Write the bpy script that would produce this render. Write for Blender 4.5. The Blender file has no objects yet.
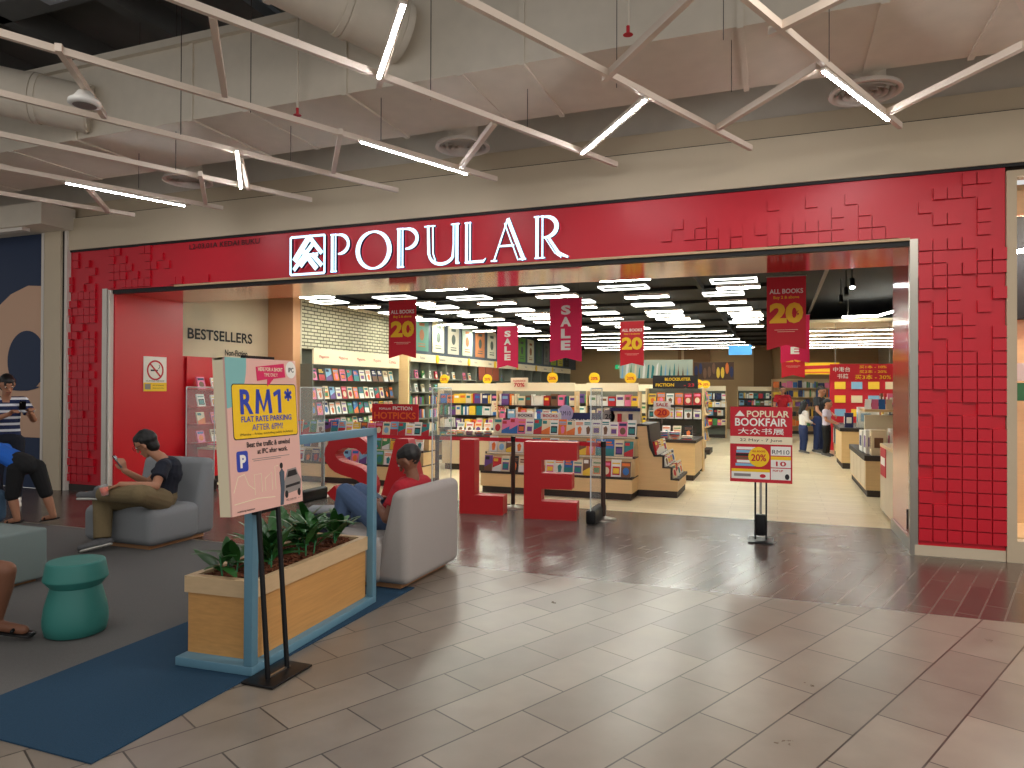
import bpy, bmesh, math, random
from mathutils import Vector, Matrix
random.seed(7)
SC = bpy.context.scene
COL = SC.collection
PI = math.pi

# ------------------------------------------------------------------ camera, world, lights, exposure
cam_d = bpy.data.cameras.new('camera'); cam = bpy.data.objects.new('camera', cam_d); COL.objects.link(cam)
cam_d.sensor_width = 36.0; cam_d.lens = 36.0*702/1024; cam_d.clip_end = 200
_yaw, _pit, _rol = math.radians(20.72), math.radians(.4), math.radians(.218)
_f = Vector((-math.sin(_yaw)*math.cos(_pit), math.cos(_yaw)*math.cos(_pit), math.sin(_pit)))
_r0 = Vector((math.cos(_yaw), math.sin(_yaw), 0)); _u0 = _r0.cross(_f)
_r = _r0*math.cos(_rol)+_u0*math.sin(_rol); _u = -_r0*math.sin(_rol)+_u0*math.cos(_rol)
cam.matrix_world = Matrix(((_r.x,_u.x,-_f.x,0),(_r.y,_u.y,-_f.y,0),(_r.z,_u.z,-_f.z,1.6),(0,0,0,1)))
SC.camera = cam
W = bpy.data.worlds.new('world'); SC.world = W; W.use_nodes = True
W.node_tree.nodes['Background'].inputs[0].default_value = (1,.98,.95,1)
_n = W.node_tree; _tc = _n.nodes.new('ShaderNodeTexCoord'); _sp = _n.nodes.new('ShaderNodeSeparateXYZ'); _mr = _n.nodes.new('ShaderNodeMapRange')
_n.links.new(_tc.outputs['Generated'], _sp.inputs[0]); _n.links.new(_sp.outputs[0], _mr.inputs['Value'])      # added ambient gradient, graded brighter towards the right
_mr.inputs['From Min'].default_value = -1; _mr.inputs['From Max'].default_value = 1; _mr.inputs['To Min'].default_value = .20; _mr.inputs['To Max'].default_value = .52
_n.links.new(_mr.outputs[0], _n.nodes['Background'].inputs[1])
SC.view_settings.view_transform = 'Standard'; SC.view_settings.look = 'None'
SC.view_settings.gamma = 1; SC.view_settings.use_curve_mapping = False
SC.view_settings.exposure = 0.85
def area(name, loc, sx, sy, power, col=(1,.95,.88), rot=(0,0,0)):
    l = bpy.data.lights.new(name,'AREA'); l.shape='RECTANGLE'; l.size=sx; l.size_y=sy; l.energy=power; l.color=col
    o = bpy.data.objects.new(name,l); o.location=loc; o.rotation_euler=rot; COL.objects.link(o); return o
area('mall_fill', (1.2,3.6,4.4), 1.6, .6, 70, (1,.93,.86))  # fill lamp added out of view to brighten the mall floor
area('neighbour_fill', (3.0,8.35,3.5), 1.2, .5, 40, (1,.88,.7))  # unseen lamp added to brighten the neighbouring interior
area('mall_fill', (-5.0,2.0,5.3), 3, 1.5, 25, (1,.95,.9))  # weak fill lamp added out of view on the left
area('mall_fill', (3.0,0.5,5.0), 3, 2, 45, (1,.95,.9))  # fill lamp added out of view on the right

# ------------------------------------------------------------------ materials
def s2l(c): return c/12.92 if c<=.04045 else ((c+.055)/1.055)**2.4
def rgb(r,g,b): return (s2l(r/255),s2l(g/255),s2l(b/255),1)
MATS = {}
def mat(name, c, rough=.6, metal=0, emit=0, noise=0, scale=20, coat=0, alpha=1, trans=0, bump=0, spec=.5, stretch=None):
    if name in MATS: return MATS[name]
    m = bpy.data.materials.new(name); m.use_nodes = True; n = m.node_tree; b = n.nodes['Principled BSDF']
    col = rgb(*c); b.inputs['Base Color'].default_value = col; b.inputs['Roughness'].default_value = rough
    b.inputs['Metallic'].default_value = metal; b.inputs['Specular IOR Level'].default_value = spec
    if coat: b.inputs['Coat Weight'].default_value = coat; b.inputs['Coat Roughness'].default_value = .12
    if emit: b.inputs['Emission Color'].default_value = col; b.inputs['Emission Strength'].default_value = emit
    if alpha < 1: b.inputs['Alpha'].default_value = alpha
    if trans: b.inputs['Transmission Weight'].default_value = trans
    if noise or bump:
        t = n.nodes.new('ShaderNodeTexCoord'); nz = n.nodes.new('ShaderNodeTexNoise')
        nz.inputs['Scale'].default_value = scale; nz.inputs['Detail'].default_value = 6
        if stretch:
            mp = n.nodes.new('ShaderNodeMapping'); mp.inputs['Scale'].default_value = stretch
            n.links.new(t.outputs['Object'], mp.inputs[0]); n.links.new(mp.outputs[0], nz.inputs['Vector'])
        else: n.links.new(t.outputs['Object'], nz.inputs['Vector'])
        if noise:
            mx = n.nodes.new('ShaderNodeMix'); mx.data_type='RGBA'
            mx.inputs[6].default_value = tuple(max(0,x*(1-noise)) for x in col[:3])+(1,)
            mx.inputs[7].default_value = tuple(min(1,x*(1+noise)) for x in col[:3])+(1,)
            n.links.new(nz.outputs['Fac'], mx.inputs[0]); n.links.new(mx.outputs[2], b.inputs['Base Color'])
        if bump:
            bp = n.nodes.new('ShaderNodeBump'); bp.inputs['Strength'].default_value = bump; bp.inputs['Distance'].default_value = .01
            n.links.new(nz.outputs['Fac'], bp.inputs['Height']); n.links.new(bp.outputs[0], b.inputs['Normal'])
    MATS[name] = m; return m
def brickmat(name, c1, c2, mortar, bw, rh, msz, rot=0, rough=.5, noise=.15, offset=.5, axis='XY', bump=0, nscale=6, spec=.5, freq=2, rvar=.0):
    m = bpy.data.materials.new(name); m.use_nodes=True; n=m.node_tree; b=n.nodes['Principled BSDF']
    t=n.nodes.new('ShaderNodeTexCoord'); mp=n.nodes.new('ShaderNodeMapping'); br=n.nodes.new('ShaderNodeTexBrick')
    n.links.new(t.outputs['Object'],mp.inputs[0])
    if axis=='XY': mp.inputs['Rotation'].default_value=(0,0,rot); src=mp.outputs[0]
    else:
        sp=n.nodes.new('ShaderNodeSeparateXYZ'); cb=n.nodes.new('ShaderNodeCombineXYZ'); n.links.new(mp.outputs[0],sp.inputs[0])
        n.links.new(sp.outputs[0 if axis=='XZ' else 1],cb.inputs[0]); n.links.new(sp.outputs[2],cb.inputs[1]); src=cb.outputs[0]
    n.links.new(src,br.inputs['Vector'])
    br.inputs['Color1'].default_value=rgb(*c1); br.inputs['Color2'].default_value=rgb(*c2); br.inputs['Mortar'].default_value=rgb(*mortar)
    br.inputs['Scale'].default_value=1; br.inputs['Brick Width'].default_value=bw; br.inputs['Row Height'].default_value=rh
    br.inputs['Mortar Size'].default_value=msz; br.inputs['Mortar Smooth'].default_value=.1; br.offset=offset; br.offset_frequency=freq
    nz=n.nodes.new('ShaderNodeTexNoise'); nz.inputs['Scale'].default_value=nscale; nz.inputs['Detail'].default_value=8
    n.links.new(src,nz.inputs['Vector'])
    mx=n.nodes.new('ShaderNodeMix'); mx.data_type='RGBA'; mx.blend_type='MULTIPLY'; mx.inputs[0].default_value=1
    rp=n.nodes.new('ShaderNodeMapRange'); rp.inputs['To Min'].default_value=1-noise; rp.inputs['To Max'].default_value=1+noise
    n.links.new(nz.outputs['Fac'],rp.inputs['Value']); n.links.new(br.outputs['Color'],mx.inputs[6]); n.links.new(rp.outputs[0],mx.inputs[7])
    n.links.new(mx.outputs[2],b.inputs['Base Color']); b.inputs['Roughness'].default_value=rough; b.inputs['Specular IOR Level'].default_value=spec
    if rvar:
        r2=n.nodes.new('ShaderNodeMapRange'); r2.inputs['To Min'].default_value=rough-rvar; r2.inputs['To Max'].default_value=rough+rvar
        n.links.new(nz.outputs['Fac'],r2.inputs['Value']); n.links.new(r2.outputs[0],b.inputs['Roughness'])
    if bump:
        bp=n.nodes.new('ShaderNodeBump'); bp.inputs['Strength'].default_value=bump; bp.inputs['Distance'].default_value=.004; bp.invert=True
        n.links.new(br.outputs['Fac'],bp.inputs['Height']); n.links.new(bp.outputs[0],b.inputs['Normal'])
    return m
red = mat('red_paint',(204,12,38),.40,noise=.04,scale=3)
red_gloss = mat('red_gloss_panel',(206,62,52),.16,coat=.7)  # red lightened: light thrown up from the floor is in the colour
red_in = mat('red_interior',(205,22,36),.35)
cream = mat('cream_paint',(206,190,164),.7,noise=.04,scale=3)
beige = mat('beige_paint',(198,180,152),.75,noise=.06,scale=2)
duct_m = mat('duct_paint',(214,204,188),.7,noise=.10,scale=5,bump=.25)
void_m = mat('void_grey',(112,112,110),.9,noise=.2,scale=2)
white_p = mat('white_paint',(222,214,204),.55)
white = mat('white',(240,238,232),.5)
black = mat('black_matt',(14,14,15),.6)
blackm = mat('black_metal',(20,20,22),.4,metal=.4)
steel = mat('brushed_steel',(165,160,150),.32,metal=.9)
wood_l = mat('birch_laminate',(222,190,140),.45,noise=.10,scale=3,stretch=(1,1,14))
wood_p = mat('planter_wood',(198,146,84),.5,noise=.22,scale=4,stretch=(3,1,16))
wood_rim = mat('planter_rim',(202,172,132),.55,noise=.12,scale=5,stretch=(2,2,10))
kick_m = mat('dark_kick',(52,44,40),.6)
dgrey = mat('dark_shelf_grey',(116,120,108),.6)
blue_fr = mat('blue_frame_paint',(96,138,158),.45,noise=.05)
navy = mat('navy_paint',(22,44,78),.6)
peach = mat('peach_paint',(210,170,142),.65)
fabric_g = mat('grey_upholstery',(164,157,152),.95,noise=.10,scale=160,bump=.25)
fabric_c = mat('cool_grey_upholstery',(136,139,142),.95,noise=.10,scale=160,bump=.25)
fabric_s = mat('sage_upholstery',(118,132,130),.95,noise=.10,scale=160,bump=.2)
fabric_b = mat('blue_upholstery',(72,100,128),.95,noise=.10,scale=160,bump=.2)
teal = mat('teal_plastic',(54,128,120),.5,noise=.04,scale=8)
led = mat('led_white',(248,250,255),.4,emit=48)
sign_w = mat('sign_white',(196,236,255),.4,emit=.85)
sign_n = mat('sign_navy_edge',(30,30,70),.4)
panel_l = mat('panel_light',(250,252,240),.4,emit=24)
strip_l = mat('strip_light',(244,248,244),.4,emit=17)
panel_f = mat('panel_frame_light',(238,240,232),.4,emit=2.2)
ceil_blk = mat('shop_ceiling_black',(9,9,9),.85,noise=.3,scale=4)
acryl = mat('acrylic',(215,228,228),.06,alpha=.16,spec=.6)
skin = mat('skin_tan',(176,124,96),.55); skin_d = mat('skin_brown',(128,84,62),.55)
hair_m = mat('hair_black',(16,14,14),.5)
navy_cl = mat('navy_cloth',(24,28,42),.9,noise=.1,scale=90)
khaki = mat('khaki_cloth',(120,104,74),.9,noise=.12,scale=60,bump=.3)
jeans = mat('denim',(72,92,124),.9,noise=.15,scale=80)
redcl = mat('red_cloth',(166,22,38),.85,noise=.08,scale=60)
bluecl = mat('blue_cloth',(28,98,196),.85,noise=.08,scale=60)
blackcl = mat('black_cloth',(18,18,20),.9); whitecl = mat('white_cloth',(220,216,212),.9)
lav = mat('pale_lilac_cloth',(196,190,208),.9); shoe_g = mat('shoe_grey',(96,96,98),.7); sole = mat('sole_white',(210,208,200),.7)
leaf_m = mat('leaf_green',(38,84,34),.38,noise=.35,scale=9)
mulch_m = mat('bark_mulch',(104,58,34),.95,noise=.5,scale=40,bump=.8)
yellow = mat('yellow_print',(244,198,24),.55); magenta = mat('magenta_print',(214,30,92),.6)
pinkb = mat('pink_board',(226,178,166),.6); blue_pr = mat('blue_print',(40,62,168),.6); blk_pr = mat('black_print',(24,22,24),.6)
red_pr = mat('red_print',(192,20,40),.6); white_pr = mat('white_print',(238,234,226),.6); grey_pr = mat('grey_print',(140,132,128),.6)
teal_pr = mat('teal_print',(126,182,180),.6); orange_pr = mat('orange_print',(236,110,40),.6); navy_pr = mat('navy_print',(36,42,92),.6)
green_pr = mat('green_print',(60,130,84),.6); cream_pr = mat('cream_print',(236,222,190),.6); chair_base = mat('chair_base_wood',(170,124,84),.6)

def stripes(name,c1,c2,per):
    m=mat(name,c1,.9); n=m.node_tree; b=n.nodes['Principled BSDF']; t=n.nodes.new('ShaderNodeTexCoord'); sp=n.nodes.new('ShaderNodeSeparateXYZ'); n.links.new(t.outputs['Object'],sp.inputs[0])
    w=n.nodes.new('ShaderNodeMath'); w.operation='PINGPONG'; w.inputs[1].default_value=per/2; n.links.new(sp.outputs[2],w.inputs[0])
    g=n.nodes.new('ShaderNodeMath'); g.operation='GREATER_THAN'; g.inputs[1].default_value=per*.19; n.links.new(w.outputs[0],g.inputs[0])
    x=n.nodes.new('ShaderNodeMix'); x.data_type='RGBA'; x.inputs[6].default_value=rgb(*c1); x.inputs[7].default_value=rgb(*c2); n.links.new(g.outputs[0],x.inputs[0]); n.links.new(x.outputs[2],b.inputs['Base Color']); return m
striped=stripes('striped_cloth',(226,228,234),(34,46,84),.085)
# ------------------------------------------------------------------ mesh builder
class MB:
    def __init__(s): s.v=[]; s.f=[]; s.mi=[]; s.sm=[]; s.mats=[]
    def m(s,mt):
        if mt not in s.mats: s.mats.append(mt)
        return s.mats.index(mt)
    def add(s,vs,fs,mt,M=None,smooth=False):
        o=len(s.v); i=s.m(mt)
        s.v += [tuple(M@Vector(v)) for v in vs] if M is not None else [tuple(v) for v in vs]
        for f in fs: s.f.append([k+o for k in f]); s.mi.append(i); s.sm.append(smooth)
        return s
    def box(s,x0,x1,y0,y1,z0,z1,mt,M=None):
        v=[(x,y,z) for z in (z0,z1) for y in (y0,y1) for x in (x0,x1)]
        return s.add(v,[(0,2,3,1),(4,5,7,6),(0,1,5,4),(2,6,7,3),(0,4,6,2),(1,3,7,5)],mt,M)
    def rbox(s,x0,x1,y0,y1,z0,z1,r,mt,M=None,seg=3):
        bm=bmesh.new(); bmesh.ops.create_cube(bm,size=1)
        for v in bm.verts: v.co=Vector(((x0+x1)/2+v.co.x*(x1-x0),(y0+y1)/2+v.co.y*(y1-y0),(z0+z1)/2+v.co.z*(z1-z0)))
        bmesh.ops.bevel(bm,geom=list(bm.edges),offset=r,segments=seg,profile=.5,affect='EDGES')
        bm.verts.index_update(); s.add([v.co for v in bm.verts],[[v.index for v in f.verts] for f in bm.faces],mt,M,True); bm.free(); return s
    def prism(s,poly,y0,y1,mt,M=None,side=None):   # poly in (x,z), extruded along y
        n=len(poly); v=[(x,y0,z) for x,z in poly]+[(x,y1,z) for x,z in poly]
        s.add(v,[list(range(n)),list(range(2*n-1,n-1,-1))],mt,M)
        return s.add(v,[(i,i+n,(i+1)%n+n,(i+1)%n) for i in range(n)],side or mt,M)
    def cyl(s,p0,p1,r0,mt,r1=None,n=12,M=None,smooth=True,cap=True):
        p0=Vector(p0);p1=Vector(p1); r1=r0 if r1 is None else r1
        d=(p1-p0).normalized(); a=d.orthogonal().normalized(); b=d.cross(a)
        v=[];
        for p,r in((p0,r0),(p1,r1)):
            v+=[p+(a*math.cos(2*PI*k/n)+b*math.sin(2*PI*k/n))*r for k in range(n)]
        s.add(v,[(k,(k+1)%n,(k+1)%n+n,k+n) for k in range(n)],mt,M,smooth)
        if cap: s.add(v,[list(range(n-1,-1,-1)),list(range(n,2*n))],mt,M)
        return s
    def tube(s,pts,r,mt,n=6,M=None):
        for a,b in zip(pts,pts[1:]): s.cyl(a,b,r,mt,n=n,M=M)
        return s
    def lathe(s,prof,mt,n=32,M=None,c=(0,0,0),cap=True):
        v=[(c[0]+r*math.cos(2*PI*k/n),c[1]+r*math.sin(2*PI*k/n),c[2]+z) for r,z in prof for k in range(n)]
        f=[(i*n+k,i*n+(k+1)%n,(i+1)*n+(k+1)%n,(i+1)*n+k) for i in range(len(prof)-1) for k in range(n)]
        s.add(v,f,mt,M,True)
        m=len(prof)-1
        if not cap: return s
        return s.add(v,[list(range(n-1,-1,-1)),list(range(m*n,m*n+n))],mt,M)
    def stroke(s,pts,w,y0,y1,mt,M=None,side=None):  # 2-D polyline of width w in (x,z)
        L=[];R=[];n=len(pts)
        for i in range(n):
            a=Vector(pts[max(i-1,0)]);b=Vector(pts[min(i+1,n-1)]); d=(b-a).normalized(); nn=Vector((-d.y,d.x)); p=Vector(pts[i])
            ww=w[i] if isinstance(w,(list,tuple)) else w
            L.append(p+nn*ww/2);R.append(p-nn*ww/2)
        for i in range(n-1):
            s.prism([tuple(R[i]),tuple(R[i+1]),tuple(L[i+1]),tuple(L[i])],y0,y1,mt,M,side)
        return s
    def text(s,body,x,z,h,mt,M=None,y=-.004,w=None,align='C',bold=.022,depth=0):
        if 'M' in body or 'W' in body: bold=0
        vs,fs,bb=textmesh(body,bold)
        x0,x1,z0,z1=bb; k=h/max(z1-z0,1e-6); kx=k
        if w: kx=w/max(x1-x0,1e-6)
        ox = x-(x0+x1)/2*kx if align=='C' else (x-x0*kx if align=='L' else x-x1*kx)
        return s.add([(ox+a*kx,y,z+(b-z0)*k) for a,b in vs],fs,mt,M)
    def build(s,name,parent=None,loc=None,rotz=None):
        me=bpy.data.meshes.new(name); me.from_pydata(s.v,[],s.f); me.update()
        for m in s.mats: me.materials.append(m)
        me.polygons.foreach_set('material_index',s.mi); me.polygons.foreach_set('use_smooth',s.sm)
        o=bpy.data.objects.new(name,me); COL.objects.link(o)
        if parent is not None: o.parent=parent
        if loc is not None: o.location=loc
        if rotz is not None: o.rotation_euler=(0,0,rotz)
        return o
_TC={}
def textmesh(body,bold=0):
    if (body,bold) in _TC: return _TC[(body,bold)]
    c=bpy.data.curves.new('t','FONT'); c.body=body; c.resolution_u=3; c.offset=bold
    o=bpy.data.objects.new('t',c); COL.objects.link(o)
    dg=bpy.context.evaluated_depsgraph_get(); me=bpy.data.meshes.new_from_object(o.evaluated_get(dg))
    vs=[(v.co.x,v.co.y) for v in me.vertices]; fs=[list(p.vertices) for p in me.polygons]
    bpy.data.objects.remove(o); bpy.data.curves.remove(c); bpy.data.meshes.remove(me)
    xs=[v[0] for v in vs] or [0,1]; ys=[v[1] for v in vs] or [0,1]
    r=(vs,fs,(min(xs),max(xs),min(ys),max(ys))); _TC[(body,bold)]=r; return r
def T(loc=(0,0,0),rz=0,rx=0,ry=0,s=1):
    return Matrix.Translation(loc)@Matrix.Rotation(rz,4,'Z')@Matrix.Rotation(ry,4,'Y')@Matrix.Rotation(rx,4,'X')@Matrix.Scale(s,4)
def tag(o,label,cat,group=None,kind=None):
    o['label']=label; o['category']=cat
    if group: o['group']=group
    if kind: o['kind']=kind
    return o
def thing(name,label,cat,loc=(0,0,0),rz=0,group=None):
    o=bpy.data.objects.new(name,None); COL.objects.link(o); o.location=loc; o.rotation_euler=(0,0,rz); o.empty_display_size=.1
    return tag(o,label,cat,group)
def struct(o,label=None,cat=None):
    o['kind']='structure'
    if label: o['label']=label; o['category']=cat
    return o
ORD=('first second third fourth fifth sixth seventh eighth ninth tenth eleventh twelfth thirteenth fourteenth fifteenth sixteenth '
     'seventeenth eighteenth nineteenth twentieth').split()
def ordn(i): return ORD[i] if i<20 else 'twenty-'+ORD[i-20] if i<29 else 'number %d'%(i+1)

# ================================================================== SETTING
FY=7.8          # shopfront plane
FX0,FX1=-10.5,2.0
OX0,OX1=-9.50,1.23
OZ=3.08; FZ=3.70
tile_m=brickmat('mall_tile',(140,129,116),(122,112,101),(60,52,46),.62,.31,.0046,rot=-(PI/2-math.radians(25.2)),rough=.30,noise=.26,nscale=4,spec=.5,rvar=.06)
plank_m=brickmat('dark_plank',(96,80,72),(72,60,55),(112,98,90),.9,.145,.006,rot=-(PI/2-math.radians(18.5)),rough=.24,noise=.25,nscale=4,offset=.37,spec=.6,rvar=.06)
thr_m=brickmat('grey_threshold',(112,104,96),(98,92,86),(62,58,54),1.0,.75,.006,rough=.26,noise=.22,nscale=4,offset=0,spec=.55)
shopf_m=brickmat('shop_plank',(236,220,186),(224,206,168),(196,176,140),1.2,.19,.003,rough=.30,noise=.12,nscale=5,spec=.5)
tilef=MB().box(-16,9,-4,5.77,-.1,0,tile_m)
struct(tilef.build('floor'),'beige rectangular stone tiles of the mall floor','floor')
struct(MB().box(-16,9,5.77,7.72,-.1,0,plank_m).build('floor'),'dark brown plank tiles along the shopfront','floor')
struct(MB().box(-10.5,2.3,7.72,9.15,-.1,0,thr_m).build('floor'),'grey tiles of the shop threshold','floor')
struct(MB().box(-10,9,9.15,36,-.1,0,shopf_m).build('floor'),'pale wood planks of the shop floor','floor')

# --- red shopfront with raised square tiles
b=MB()
b.box(FX0,OX0,FY,FY+.35,.10,OZ,red); b.box(OX1+.04,FX1,FY,FY+1.35,.10,OZ,red); b.box(FX0,FX1,FY,FY+.30,OZ,FZ,red)
rt=random.Random(3)
S=.122
def rtile(x,z,d):
    g=.009
    b.box(x+g,x+S-.003,FY-d,FY,z+g,z+S-.003,red)
nz=int((FZ-.14)/S)
for i in range(6):
    for k in range(nz):
        z=.14+k*S; x=OX1+.045+i*S
        p=.93 if z<1.2 else .80 if z<2.2 else .6 if z<3.0 else .35
        if rt.random()<p: rtile(x,z,.030 if rt.random()<.8 else .042)
for i in range(6):
    for k in range(nz):
        z=.14+k*S; x=FX0+.01+i*S
        p=.9 if z<1.6 else .75 if z<3.1 else .4
        if rt.random()<p: rtile(x,z,.030 if rt.random()<.8 else .042)
nx=int((OX1-OX0)/S)
for i in range(nx):
    for k in range(5):
        z=OZ+.01+k*S; x=OX0+i*S
        fr=i/nx
        dens=max(0,(fr-.76)/.24)*.85 if fr>.5 else max(0,(.20-fr)/.20)*.8
        dens*= (1.1,1,.75,.5,.25)[k]
        if z+S<FZ and rt.random()<dens: rtile(x,z,.026)
struct(b.build('wall_front'),'red shopfront wall with raised square tiles','wall')
b=MB(); b.box(OX1+.02,FX1,FY-.012,FY+.3,0,.10,cream); b.box(FX0,OX0,FY-.012,FY+.3,0,.1,kick_m)
struct(b.build('baseboard_front'))
b=MB(); b.box(OX0+.05,OX1,FY+.02,FY+.09,OZ-.06,OZ,black); b.box(OX0+1.3,OX1-.02,FY-.012,FY+.02,OZ-.012,OZ+.014,wood_rim)  # black box paints the dark of the shutter slot; beige strip is trim
struct(b.build('trim_1'))
# portal: soffit, jambs
b=MB(); b.box(OX0,OX1+.05,FY+.1,9.17,OZ-.04,OZ+.3,red_gloss); struct(b.build('wall_soffit'),'glossy red lining over the shop entrance','wall')
b=MB(); b.box(OX1+.02,OX1+.1,FY+.05,9.17,.12,OZ-.04,red_gloss); b.box(OX1+.0,OX1+.1,FY+.05,9.17,0,.12,steel); struct(b.build('wall_jamb'),'glossy red lining on the right of the entrance','wall')
b=MB(); b.box(OX1-.02,OX1+.05,FY-.01,FY+.07,0,OZ,steel); b.box(OX1-.03,OX1-.012,FY+.1,FY+.14,.22,.42,blackm); struct(b.build('trim_2'),'steel shutter rail on the right of the entrance','trim')
b=MB(); b.box(OX0-.12,OX0-.03,FY-.02,FY+.06,0,OZ+.02,white_p); b.box(OX0-.03,OX0+.0,FY-.0,FY+.06,0,OZ,black); b.box(OX0,OX0+.025,FY-.02,FY+.06,0,OZ,white_p)
struct(b.build('trim_3'),'cream shutter rail on the left of the entrance','trim')
# fascia bulkhead above and wall above it
struct(MB().box(-12,6,FY-.04,FY+.3,FZ+.03,4.22,cream).build('wall_fascia'),'beige bulkhead above the red shopfront','wall')
struct(MB().box(-12,6,FY-.02,FY+.3,FZ,FZ+.03,black).build('trim_4'))  # black strip standing in for the shadow line above the red wall
b=MB(); b.box(-16,6,FY+.05,FY+.4,4.24,4.46,beige); b.box(-16,6,FY+.15,FY+.5,4.46,7,duct_m); b.box(-12,6,FY+0,FY+.3,4.22,4.24,black)  # thin black box paints the shadow gap over the bulkhead
struct(b.build('wall_upper'),'beige painted wall above the shopfront bulkhead','wall')
struct(MB().box(-16,9,-1,9,6.3,6.4,void_m).build('ceiling'),'dark slab above the open ceiling','ceiling')
b=MB()
for k in range(14): b.box(-15+k*1.55,-14.82+k*1.55,1.5,8,6.0,6.3,void_m)
b.box(-16,9,5.4,5.75,6.0,6.3,void_m); b.box(-16,9,3.0,3.3,5.95,6.3,void_m)
struct(b.build('beam'),'grey concrete ribs under the dark slab','beam')
# left mural wall, column, soffit beam
b=MB(); b.box(-16,-10.86,7.75,7.9,0,4.05,navy); struct(b.build('wall_left'),'navy hoarding wall beside the shopfront','wall')
b=MB()
def disc(b,cx,cz,rx,rz,y0,y1,mt,a0=0,a1=2*PI,n=40):
    pts=[(cx+rx*math.cos(a0+(a1-a0)*k/n),cz+rz*math.sin(a0+(a1-a0)*k/n)) for k in range(n+ (0 if abs(a1-a0)>6.2 else 1))]
    b.prism(pts,y0,y1,mt)
b.prism([(-16,.80),(-10.90,.80),(-10.90,3.20),(-11.2,3.22),(-11.6,3.10),(-12.0,2.85),(-12.4,2.5),(-13,2.2),(-16,2.0)],7.742,7.75,peach)
disc(b,-11.22,2.02,.44,.48,7.736,7.742,navy); disc(b,-11.35,1.66,.50,.12,7.732,7.737,navy,PI,1.85*PI)
tag(b.build('mural'),'peach and navy mural painted on the dark hoarding wall','mural')
b=MB(); b.box(-10.775,-10.42,7.70,7.8,0,4.03,cream); b.box(-10.42,-10.37,7.74,7.8,0,4.03,black); b.box(-10.37,-10.315,7.73,7.8,0,4.03,white_p); b.box(-10.87,-10.81,7.72,7.8,0,4.03,white_p); b.box(-10.81,-10.775,7.74,7.8,0,4.03,kick_m)
struct(b.build('column'),'cream pillar between navy hoarding and red shopfront','column')
b=MB(); b.box(-16,-10.22,7.25,7.79,4.03,4.36,duct_m); b.box(-16,-10.7,7.3,7.42,3.98,4.03,white_p); struct(b.build('beam'),'beige boxed beam above the cream pillar','beam')
# right neighbouring shop front
b=MB(); b.box(FX1+.005,2.085,FY-.03,FY+.12,0,3.66,peach if False else beige); b.box(2.085,4.5,FY-.03,FY+.12,3.60,3.66,beige); b.box(2.085,4.5,FY-.03,FY+.12,0,.2,beige)
struct(b.build('window_1'),'beige frame of the neighbouring shop window','window')
b=MB(); b.box(2.0,4.5,FY+.9,FY+1.0,2.35,3.6,ceil_blk); b.box(2.0,4.5,FY+.3,FY+.34,3.3,3.6,wood_l); b.box(2.0,4.5,FY+1.0,FY+1.05,0,2.4,wood_l); b.box(2.05,4.5,FY+.13,FY+1.0,0,.21,wood_l)
struct(b.build('wall_right'),'timber lined interior seen in the neighbouring shop window','wall')
t=thing('wall_sign','small green and white notice in the neighbouring window','notice',(2.28,FY+.6,1.5))
MB().box(-.12,.12,0,.01,0,.18,green_pr).build('panel',t); MB().box(-.1,.1,-.002,.0,.22,.36,white_pr).box(-.1,.1,0,.01,.2,.38,white_pr).build('notice_card',t)
tag(MB().cyl((2.02,FY+.5,2.95),(3.0,FY+.8,3.15),.02,led).build('tube_light'),'white light tube in the neighbouring window','light')

# --- shop shell
WL=-9.45; X1=-8.85; X2=-8.32; SCZ=3.40
b=MB(); b.box(WL-.2,WL,FY+.06,9.17,0,OZ-.02,red_in); struct(b.build('wall_red'),'plain red wall just inside the entrance on the left','wall')
b=MB(); b.box(WL-.2,WL,9.17,11.3,2.14,SCZ,cream); b.box(WL-.2,WL,9.17,11.3,0,2.14,red_in); struct(b.build('wall_bestsellers'),'cream wall carrying the word BESTSELLERS over red shelves','wall')
b=MB(); b.box(WL-.2,X1,11.30,11.52,0,SCZ,mat('orange_lit_paint',(214,160,116),.6)); struct(b.build('column'),'pier coloured as orange-lit between bestseller wall and magazine wall','column')  # orange light falling on the pier is put into its colour
brickw=brickmat('white_brick',(214,208,180),(196,190,160),(96,92,76),.21,.072,.012,rough=.7,noise=.15,axis='YZ',nscale=10,bump=.8)
b=MB(); b.box(X1-.3,X1,11.52,14.92,2.40,SCZ,brickw); b.box(X1-.3,X1-.25,11.52,14.92,0,2.4,dgrey); b.box(X1-.02,X1+.01,11.52,11.56,0,SCZ,cream); b.box(X1-.0,X1+.02,11.52,14.92,SCZ-.05,SCZ,cream)
struct(b.build('wall_brick'),'whitewashed brick wall above the magazine shelves','wall')
b=MB(); b.box(X1-.3,X2,14.92,14.98,0,2.44,wood_l); struct(b.build('wall_end_panel'),'birch end panel of the magazine bay','wall')
b=MB(); b.box(X2-.4,X2-.3,14.98,30,0,2.3,dgrey); b.box(X2-.4,X2-.02,14.98,30,2.45,SCZ,mat('slate_blue',(72,84,98),.6)); struct(b.build('wall_left'),'slate blue wall over the long left bookcase','wall')
b=MB(); b.box(-10,7,30,30.2,0,SCZ+.4,mat('tan_wall',(186,152,108),.7)); b.box(-3.9,-2.6,29.9,30,2.2,3.3,mat('tan_wall_dark',(150,110,70),.7)); b.box(-3.75,-3.65,29.86,30,0,3.4,wood_l); b.box(-.9,-.2,29.85,30,0,3.3,mat('tan_wall_dark2',(128,96,60),.7))
struct(b.build('wall_back'),'tan wall at the far end of the shop','wall')
b=MB(); b.box(3.6,3.8,9.2,30,0,SCZ+.4,cream); struct(b.build('wall_shop_right'),'cream wall on the right side of the shop','wall')
b=MB(); b.box(-10,7,9.17,30.2,SCZ+.0,SCZ+.2,ceil_blk); b.box(WL,7,9.17,9.25,OZ,SCZ,ceil_blk)
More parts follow.
